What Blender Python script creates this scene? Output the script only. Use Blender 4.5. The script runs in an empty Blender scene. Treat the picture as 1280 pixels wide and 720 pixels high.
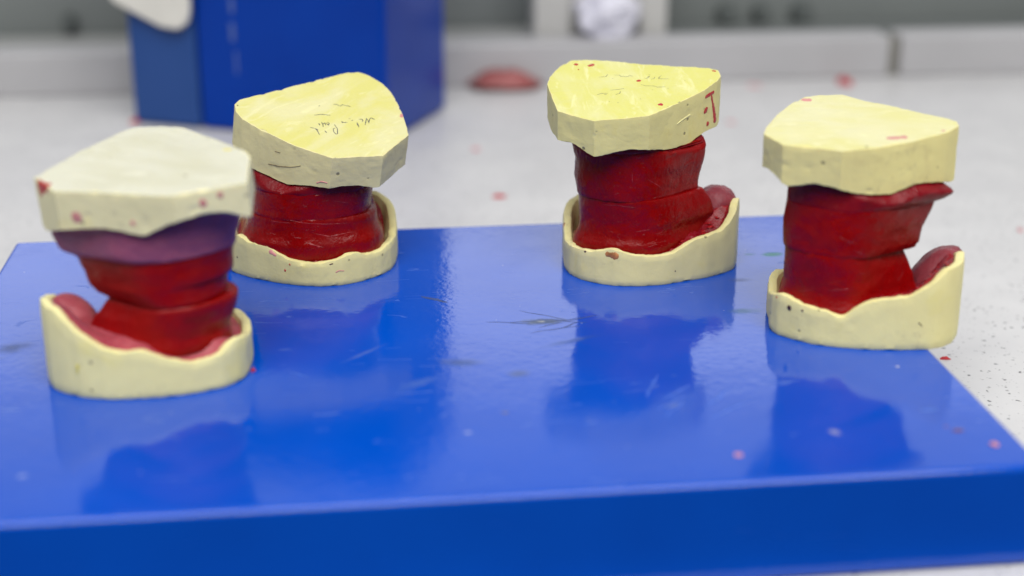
import bpy, bmesh, math, random
from mathutils import Vector, Matrix, noise
from mathutils.bvhtree import BVHTree

random.seed(7)
SC = bpy.context.scene
COL = SC.collection
MM = 0.001
TABZ = -0.0025        # table top
TOPZ = 0.030          # height of the blue board (metres)

# ---------------------------------------------------------------- helpers
def obj(name, bm, mats, parent=None, sharp=35):
    boxy = sharp == 40                                  # bevelled boxes: keep their flat faces flat
    me = bpy.data.meshes.new(name)
    bmesh.ops.recalc_face_normals(bm, faces=bm.faces)
    bm.to_mesh(me); bm.free()
    for m in (mats if isinstance(mats, (list, tuple)) else [mats]):
        me.materials.append(m)
    for p in me.polygons: p.use_smooth = True
    if sharp and not boxy: me.set_sharp_from_angle(angle=math.radians(sharp))
    if boxy:
        acc = [Vector() for _ in me.vertices]
        for p in me.polygons:
            for vi in p.vertices: acc[vi] += p.normal*p.area
        me.normals_split_custom_set_from_vertices([a.normalized() for a in acc])
    o = bpy.data.objects.new(name, me); COL.objects.link(o)
    if parent: o.parent = parent
    return o

def tag(o, label=None, cat=None, group=None, kind=None):
    if label: o['label'] = label
    if cat: o['category'] = cat
    if group: o['group'] = group
    if kind: o['kind'] = kind
    return o

def empty(name, loc, rz=0.0):
    o = bpy.data.objects.new(name, None); COL.objects.link(o)
    o.location = loc; o.rotation_euler = (0, 0, rz); o.empty_display_size = 0.02
    return o

def add_box(bm, x0, x1, y0, y1, z0, z1, bevel=0.0, seg=3):
    r = bmesh.ops.create_cube(bm, size=1.0)
    for v in r['verts']:
        v.co = Vector(((x0+x1)/2+v.co.x*(x1-x0), (y0+y1)/2+v.co.y*(y1-y0), (z0+z1)/2+v.co.z*(z1-z0)))
    if bevel:
        es = list({e for v in r['verts'] for e in v.link_edges})
        bmesh.ops.bevel(bm, geom=es, offset=bevel, segments=seg, affect='EDGES', profile=0.5)
    return bm

def ring_verts(bm, pts): return [bm.verts.new(p) for p in pts]
def bridge(bm, a, b, mi=0):
    n = len(a)
    for i in range(n):
        f = bm.faces.new((a[i], a[(i+1) % n], b[(i+1) % n], b[i])); f.material_index = mi
def fan(bm, a, c, mi=0):
    v = bm.verts.new(c); n = len(a)
    for i in range(n):
        f = bm.faces.new((a[i], a[(i+1) % n], v)); f.material_index = mi

def smooth_ring(P, k):
    n = len(P)
    for _ in range(k):
        P = [(P[i-1] + P[i]*2 + P[(i+1) % n]) / 4 for i in range(n)]
    return P

def fbm(p, s, o=3, seed=0.0):
    return noise.fractal(Vector(p)*s + Vector((seed*13.1, seed*7.7, seed*3.3)), 1.0, 2.0, o)

# ---------------------------------------------------------------- materials
def new_mat(name):
    m = bpy.data.materials.new(name); m.use_nodes = True
    nt = m.node_tree; b = nt.nodes['Principled BSDF']
    return m, nt, b
def N(nt, t, **k):
    n = nt.nodes.new(t)
    for a, v in k.items(): setattr(n, a, v)
    return n
def setin(n, **k):
    for a, v in k.items(): n.inputs[a].default_value = v
def coords(nt): return N(nt, 'ShaderNodeTexCoord').outputs['Object']
def noise_tex(nt, vec, scale, detail=4, rough=0.55, dist=0.0):
    n = N(nt, 'ShaderNodeTexNoise'); setin(n, Scale=scale, Detail=detail, Roughness=rough, Distortion=dist)
    nt.links.new(vec, n.inputs['Vector']); return n.outputs['Fac']
def ramp(nt, fac, stops):
    r = N(nt, 'ShaderNodeValToRGB'); nt.links.new(fac, r.inputs['Fac'])
    e = r.color_ramp.elements
    while len(e) < len(stops): e.new(0.5)
    for i, (p, c) in enumerate(stops):
        e[i].position = p; e[i].color = (*c, 1) if len(c) == 3 else c
    return r.outputs['Color']
def mix(nt, fac, a, b):
    m = N(nt, 'ShaderNodeMix', data_type='RGBA')
    for i, v in ((0, fac), (6, a), (7, b)):
        if hasattr(v, 'is_linked') or hasattr(v, 'links'): nt.links.new(v, m.inputs[i])
        else: m.inputs[i].default_value = v if i == 0 else (*v, 1)
    return m.outputs[2]
def mathn(nt, op, a, b=None, clamp=False):
    m = N(nt, 'ShaderNodeMath', operation=op); m.use_clamp = clamp
    for i, v in ((0, a), (1, b)):
        if v is None: continue
        if hasattr(v, 'links'): nt.links.new(v, m.inputs[i])
        else: m.inputs[i].default_value = v
    return m.outputs[0]
def bump(nt, b, h, strength=0.3, dist=0.0003):
    n = N(nt, 'ShaderNodeBump'); setin(n, Strength=strength, Distance=dist)
    nt.links.new(h, n.inputs['Height']); nt.links.new(n.outputs['Normal'], b.inputs['Normal'])
    return n

def specks(nt, vec, scale, lo, hi):
    """sparse small dots: 1 inside a dot, 0 elsewhere"""
    v = N(nt, 'ShaderNodeTexVoronoi'); setin(v, Scale=scale, Randomness=1.0); nt.links.new(vec, v.inputs['Vector'])
    near = N(nt, 'ShaderNodeMapRange', interpolation_type='SMOOTHSTEP'); setin(near, **{'From Min': lo, 'From Max': hi, 'To Min': 1.0, 'To Max': 0.0})
    nt.links.new(v.outputs['Distance'], near.inputs['Value'])
    return near.outputs[0], v.outputs['Color']

def stone_mat(name, base, dark, warm, rough=0.6, coat=0.0, seed=0.0, gouge=0.5):
    m, nt, b = new_mat(name)
    mp = N(nt, 'ShaderNodeMapping'); mp.inputs['Location'].default_value = (seed, seed*0.7, seed*0.3)
    nt.links.new(coords(nt), mp.inputs['Vector']); v = mp.outputs['Vector']
    c = mix(nt, ramp(nt, noise_tex(nt, v, 38, 5, 0.6), [(0.38, (0, 0, 0)), (0.66, (1, 1, 1))]), base, dark)
    c = mix(nt, ramp(nt, noise_tex(nt, v, 75, 4, 0.6, 0.6), [(0.58, (0, 0, 0)), (0.75, (0.65, 0.65, 0.65))]), c, warm)
    grime = mathn(nt, 'MULTIPLY', ramp(nt, noise_tex(nt, v, 52, 6, 0.7, 0.4), [(0.60, (0, 0, 0)), (0.72, (1, 1, 1))]), ramp(nt, noise_tex(nt, v, 300, 4, 0.7), [(0.45, (0.05, 0.05, 0.05)), (0.62, (0.6, 0.6, 0.6))]))
    c = mix(nt, grime, c, (0.36, 0.32, 0.20))
    s, col = specks(nt, v, 260, 0.10, 0.22)
    pick = ramp(nt, col, [(0.74, (0, 0, 0)), (0.79, (0.75, 0.75, 0.75))])
    pores = mathn(nt, 'MULTIPLY', s, pick)
    c = mix(nt, pores, c, (0.16, 0.14, 0.08))
    nt.links.new(c, b.inputs['Base Color'])
    setin(b, Roughness=rough, IOR=1.36); b.inputs['Coat Weight'].default_value = coat; b.inputs['Coat Roughness'].default_value = 0.28
    b.inputs['Subsurface Weight'].default_value = 0.12; b.inputs['Subsurface Radius'].default_value = (1, 0.8, 0.5); b.inputs['Subsurface Scale'].default_value = 0.0012
    h = mathn(nt, 'ADD', noise_tex(nt, v, 190, 5, 0.6), mathn(nt, 'MULTIPLY', noise_tex(nt, v, 900, 3), 0.25))
    h = mathn(nt, 'SUBTRACT', h, mathn(nt, 'MULTIPLY', pores, 1.2))
    bump(nt, b, h, gouge*0.85, 0.0005)
    return m

def varnish_mat(name, light, yellow, amount, seed, rough=0.34):
    """flat sawn top face of an upper cast: brushed yellow sealer over cream stone"""
    m, nt, b = new_mat(name)
    mp = N(nt, 'ShaderNodeMapping'); mp.inputs['Location'].default_value = (seed, seed*0.6, 0)
    mp.inputs['Rotation'].default_value = (0, 0, seed*2.0)
    nt.links.new(coords(nt), mp.inputs['Vector']); v = mp.outputs['Vector']
    st = N(nt, 'ShaderNodeMapping'); st.inputs['Scale'].default_value = (0.45, 1.5, 1.0); nt.links.new(v, st.inputs['Vector'])
    n1 = noise_tex(nt, st.outputs['Vector'], 55, 5, 0.62, 0.9)
    n2 = noise_tex(nt, v, 34, 3, 0.5, 0.5)
    f = mathn(nt, 'ADD', mathn(nt, 'MULTIPLY', n1, 0.55), mathn(nt, 'MULTIPLY', n2, 0.45))
    c = mix(nt, ramp(nt, f, [(0.53-amount*0.22, (0, 0, 0)), (0.66-amount*0.18, (1, 1, 1))]), light, yellow)
    streak = noise_tex(nt, st.outputs['Vector'], 120, 4, 0.6, 1.6)
    c = mix(nt, ramp(nt, streak, [(0.56, (0, 0, 0)), (0.70, (0.75, 0.75, 0.75))]), c, tuple(min(0.9, x*1.06+0.04) for x in light))
    s, col = specks(nt, v, 230, 0.08, 0.19)
    pick = ramp(nt, col, [(0.86, (0, 0, 0)), (0.90, (0.8, 0.8, 0.8))])
    pores = mathn(nt, 'MULTIPLY', s, pick)
    c = mix(nt, pores, c, (0.20, 0.16, 0.05))
    nt.links.new(c, b.inputs['Base Color'])
    r = ramp(nt, n1, [(0.35, (rough+0.22,)*3), (0.65, (rough,)*3)]); nt.links.new(r, b.inputs['Roughness'])
    b.inputs['Subsurface Weight'].default_value = 0.1; b.inputs['Subsurface Radius'].default_value = (1, 0.8, 0.4); b.inputs['Subsurface Scale'].default_value = 0.001
    h = mathn(nt, 'ADD', mathn(nt, 'MULTIPLY', streak, 0.9), noise_tex(nt, v, 330, 4))
    h = mathn(nt, 'SUBTRACT', h, pores)
    bump(nt, b, h, 0.42, 0.0006)
    return m

def wax_mat(name, deep, bright, pale, rough=0.3, seed=0.0, flakes=0.5, sss=0.2):
    m, nt, b = new_mat(name)
    mp = N(nt, 'ShaderNodeMapping'); mp.inputs['Location'].default_value = (seed, seed*0.4, seed*0.9)
    nt.links.new(coords(nt), mp.inputs['Vector']); v = mp.outputs['Vector']
    c = mix(nt, ramp(nt, noise_tex(nt, v, 90, 5, 0.6, 0.5), [(0.40, (0, 0, 0)), (0.72, (1, 1, 1))]), deep, bright)
    sc = N(nt, 'ShaderNodeMapping'); sc.inputs['Scale'].default_value = (0.5, 0.5, 2.2); nt.links.new(v, sc.inputs['Vector'])
    fl = noise_tex(nt, sc.outputs['Vector'], 260, 6, 0.7, 1.8)
    flm = ramp(nt, fl, [(0.63, (0, 0, 0)), (0.72, (flakes,)*3)])
    c = mix(nt, flm, c, pale)
    nt.links.new(c, b.inputs['Base Color'])
    rr = ramp(nt, noise_tex(nt, v, 140, 4), [(0.35, (rough-0.12,)*3), (0.7, (rough+0.15,)*3)])
    nt.links.new(rr, b.inputs['Roughness'])
    b.inputs['Subsurface Weight'].default_value = sss; b.inputs['Subsurface Radius'].default_value = (1.0, 0.12, 0.10); b.inputs['Subsurface Scale'].default_value = 0.0025
    b.inputs['IOR'].default_value = 1.34
    h = mathn(nt, 'ADD', noise_tex(nt, v, 170, 5, 0.6, 0.6), mathn(nt, 'MULTIPLY', flm, 0.6))
    st2 = N(nt, 'ShaderNodeMapping'); st2.inputs['Scale'].default_value = (1.0, 1.0, 0.35); st2.inputs['Rotation'].default_value = (0.2, 0.1, 0.4); nt.links.new(v, st2.inputs['Vector'])
    h = mathn(nt, 'ADD', h, mathn(nt, 'MULTIPLY', noise_tex(nt, st2.outputs['Vector'], 420, 5, 0.65, 0.8), 0.5))
    bump(nt, b, h, 0.75, 0.0008)
    return m

def plain_mat(name, color, rough=0.5, var=0.1, scale=60, bump_s=0.15, sss=0.0):
    m, nt, b = new_mat(name); v = coords(nt)
    d = tuple(x*(1-var) for x in color); l = tuple(min(0.95, x*(1+var)) for x in color)
    c = ramp(nt, noise_tex(nt, v, scale, 4), [(0.35, d), (0.65, l)])
    nt.links.new(c, b.inputs['Base Color']); setin(b, Roughness=rough)
    if bump_s: bump(nt, b, noise_tex(nt, v, scale*5, 3), bump_s, 0.0003)
    if sss:
        b.inputs['Subsurface Weight'].default_value = sss; b.inputs['Subsurface Scale'].default_value = 0.001
    return m

def blob_mask(nt, vec, nz, x, y, rx, ry, ang, edge=0.5):
    """ragged elliptical stain mask in board coordinates (metres)"""
    mp = N(nt, 'ShaderNodeMapping', vector_type='TEXTURE')
    mp.inputs['Location'].default_value = (x, y, 0); mp.inputs['Rotation'].default_value = (0, 0, ang); mp.inputs['Scale'].default_value = (rx, ry, 1)
    nt.links.new(vec, mp.inputs['Vector'])
    sx = N(nt, 'ShaderNodeSeparateXYZ'); nt.links.new(mp.outputs['Vector'], sx.inputs[0])
    d = mathn(nt, 'SQRT', mathn(nt, 'ADD', mathn(nt, 'MULTIPLY', sx.outputs[0], sx.outputs[0]), mathn(nt, 'MULTIPLY', sx.outputs[1], sx.outputs[1])))
    d = mathn(nt, 'ADD', d, mathn(nt, 'MULTIPLY', nz, 1.1))
    r = N(nt, 'ShaderNodeMapRange', interpolation_type='SMOOTHSTEP'); setin(r, **{'From Min': 1.45-edge, 'From Max': 1.5+edge*0.4, 'To Min': 1.0, 'To Max': 0.0})
    nt.links.new(d, r.inputs['Value'])
    return r.outputs[0]

def board_mat(stains):
    m, nt, b = new_mat('blue_gloss_paint'); v = coords(nt)
    blue = ramp(nt, noise_tex(nt, v, 14, 3), [(0.35, (0.000, 0.066, 0.485)), (0.65, (0.000, 0.075, 0.535))])
    nz = noise_tex(nt, v, 260, 5, 0.65)
    sz = N(nt, 'ShaderNodeSeparateXYZ'); nt.links.new(v, sz.inputs[0]); ontop = mathn(nt, 'GREATER_THAN', sz.outputs[2], TOPZ-0.0008)
    c = blue; rough_add = None
    for (x, y, rx, ry, ang, colr, st, ed) in stains:
        k = mathn(nt, 'MULTIPLY', blob_mask(nt, v, nz, x, y, rx, ry, ang, ed), mathn(nt, 'MULTIPLY', ontop, st))
        c = mix(nt, k, c, colr)
        rough_add = k if rough_add is None else mathn(nt, 'MAXIMUM', rough_add, k)
    dst, dcol = specks(nt, v, 150, 0.03, 0.07)             # settled plaster dust
    dust = mathn(nt, 'MULTIPLY', dst, ramp(nt, dcol, [(0.72, (0, 0, 0)), (0.76, (0.55, 0.55, 0.55))]))
    c = mix(nt, mathn(nt, 'MULTIPLY', dust, ontop), c, (0.45, 0.50, 0.66))
    # hair-line scratches
    scr = None
    for ang, sc, th in ((0.35, 9, 0.012), (1.25, 7, 0.010), (-0.5, 8, 0.009)):
        mp = N(nt, 'ShaderNodeMapping'); mp.inputs['Rotation'].default_value = (0, 0, ang); mp.inputs['Scale'].default_value = (0.35, 3.2, 1)
        nt.links.new(v, mp.inputs['Vector'])
        w = noise_tex(nt, mp.outputs['Vector'], sc*3, 2, 0.4, 0.3)
        line = mathn(nt, 'LESS_THAN', mathn(nt, 'ABSOLUTE', mathn(nt, 'SUBTRACT', w, 0.5)), th*0.35)
        gate = mathn(nt, 'GREATER_THAN', noise_tex(nt, v, sc*6, 2), 0.60)
        line = mathn(nt, 'MULTIPLY', line, gate)
        scr = line if scr is None else mathn(nt, 'MAXIMUM', scr, line)
    c = mix(nt, mathn(nt, 'MULTIPLY', mathn(nt, 'MULTIPLY', scr, ontop), 0.13), c, (0.25, 0.36, 0.62))
    nt.links.new(c, b.inputs['Base Color'])
    smudge = ramp(nt, noise_tex(nt, v, 22, 5, 0.6, 0.8), [(0.4, (0.06,)*3), (0.7, (0.13,)*3)])
    r = mathn(nt, 'ADD', smudge, mathn(nt, 'MULTIPLY', rough_add, 0.3)); r = mathn(nt, 'ADD', r, mathn(nt, 'MULTIPLY', scr, 0.2))
    nt.links.new(r, b.inputs['Roughness'])
    h = mathn(nt, 'ADD', noise_tex(nt, v, 420, 2, 0.5), mathn(nt, 'MULTIPLY', noise_tex(nt, v, 60, 3), 1.2))
    h = mathn(nt, 'ADD', h, mathn(nt, 'MULTIPLY', rough_add, 0.8))
    bump(nt, b, h, 0.085, 0.0006); b.inputs['IOR'].default_value = 1.5
    return m

def table_mat():
    m, nt, b = new_mat('speckled_laminate'); v = coords(nt)
    base = ramp(nt, noise_tex(nt, v, 30, 4), [(0.3, (0.56, 0.56, 0.575)), (0.7, (0.63, 0.63, 0.64))])
    wv = N(nt, 'ShaderNodeMapping'); wv.inputs['Scale'].default_value = (1, 1, 1); nt.links.new(v, wv.inputs['Vector'])
    c = base
    for sc, lo, hi, a, bcol, st in ((330, 0.10, 0.30, 0.62, (0.10, 0.10, 0.11), 0.95), (620, 0.1, 0.34, 0.66, (0.25, 0.25, 0.27), 0.7), (190, 0.06, 0.2, 0.70, (0.20, 0.20, 0.22), 0.7)):
        n = N(nt, 'ShaderNodeVectorMath', operation='ADD'); nn = N(nt, 'ShaderNodeTexNoise'); setin(nn, Scale=sc*1.5, Detail=2)
        nt.links.new(v, nn.inputs['Vector']); ml = N(nt, 'ShaderNodeVectorMath', operation='SCALE'); ml.inputs['Scale'].default_value = 0.9/sc
        nt.links.new(nn.outputs['Color'], ml.inputs[0]); nt.links.new(v, n.inputs[0]); nt.links.new(ml.outputs[0], n.inputs[1])
        s, col = specks(nt, n.outputs[0], sc, lo, hi)
        pick = ramp(nt, col, [(a, (0, 0, 0)), (a+0.03, (st,)*3)])
        c = mix(nt, mathn(nt, 'MULTIPLY', s, pick), c, bcol)
    nt.links.new(c, b.inputs['Base Color'])
    nt.links.new(ramp(nt, noise_tex(nt, v, 8, 3), [(0.4, (0.32,)*3), (0.6, (0.45,)*3)]), b.inputs['Roughness'])
    bump(nt, b, noise_tex(nt, v, 500, 3), 0.08, 0.0003)
    return m

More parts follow.
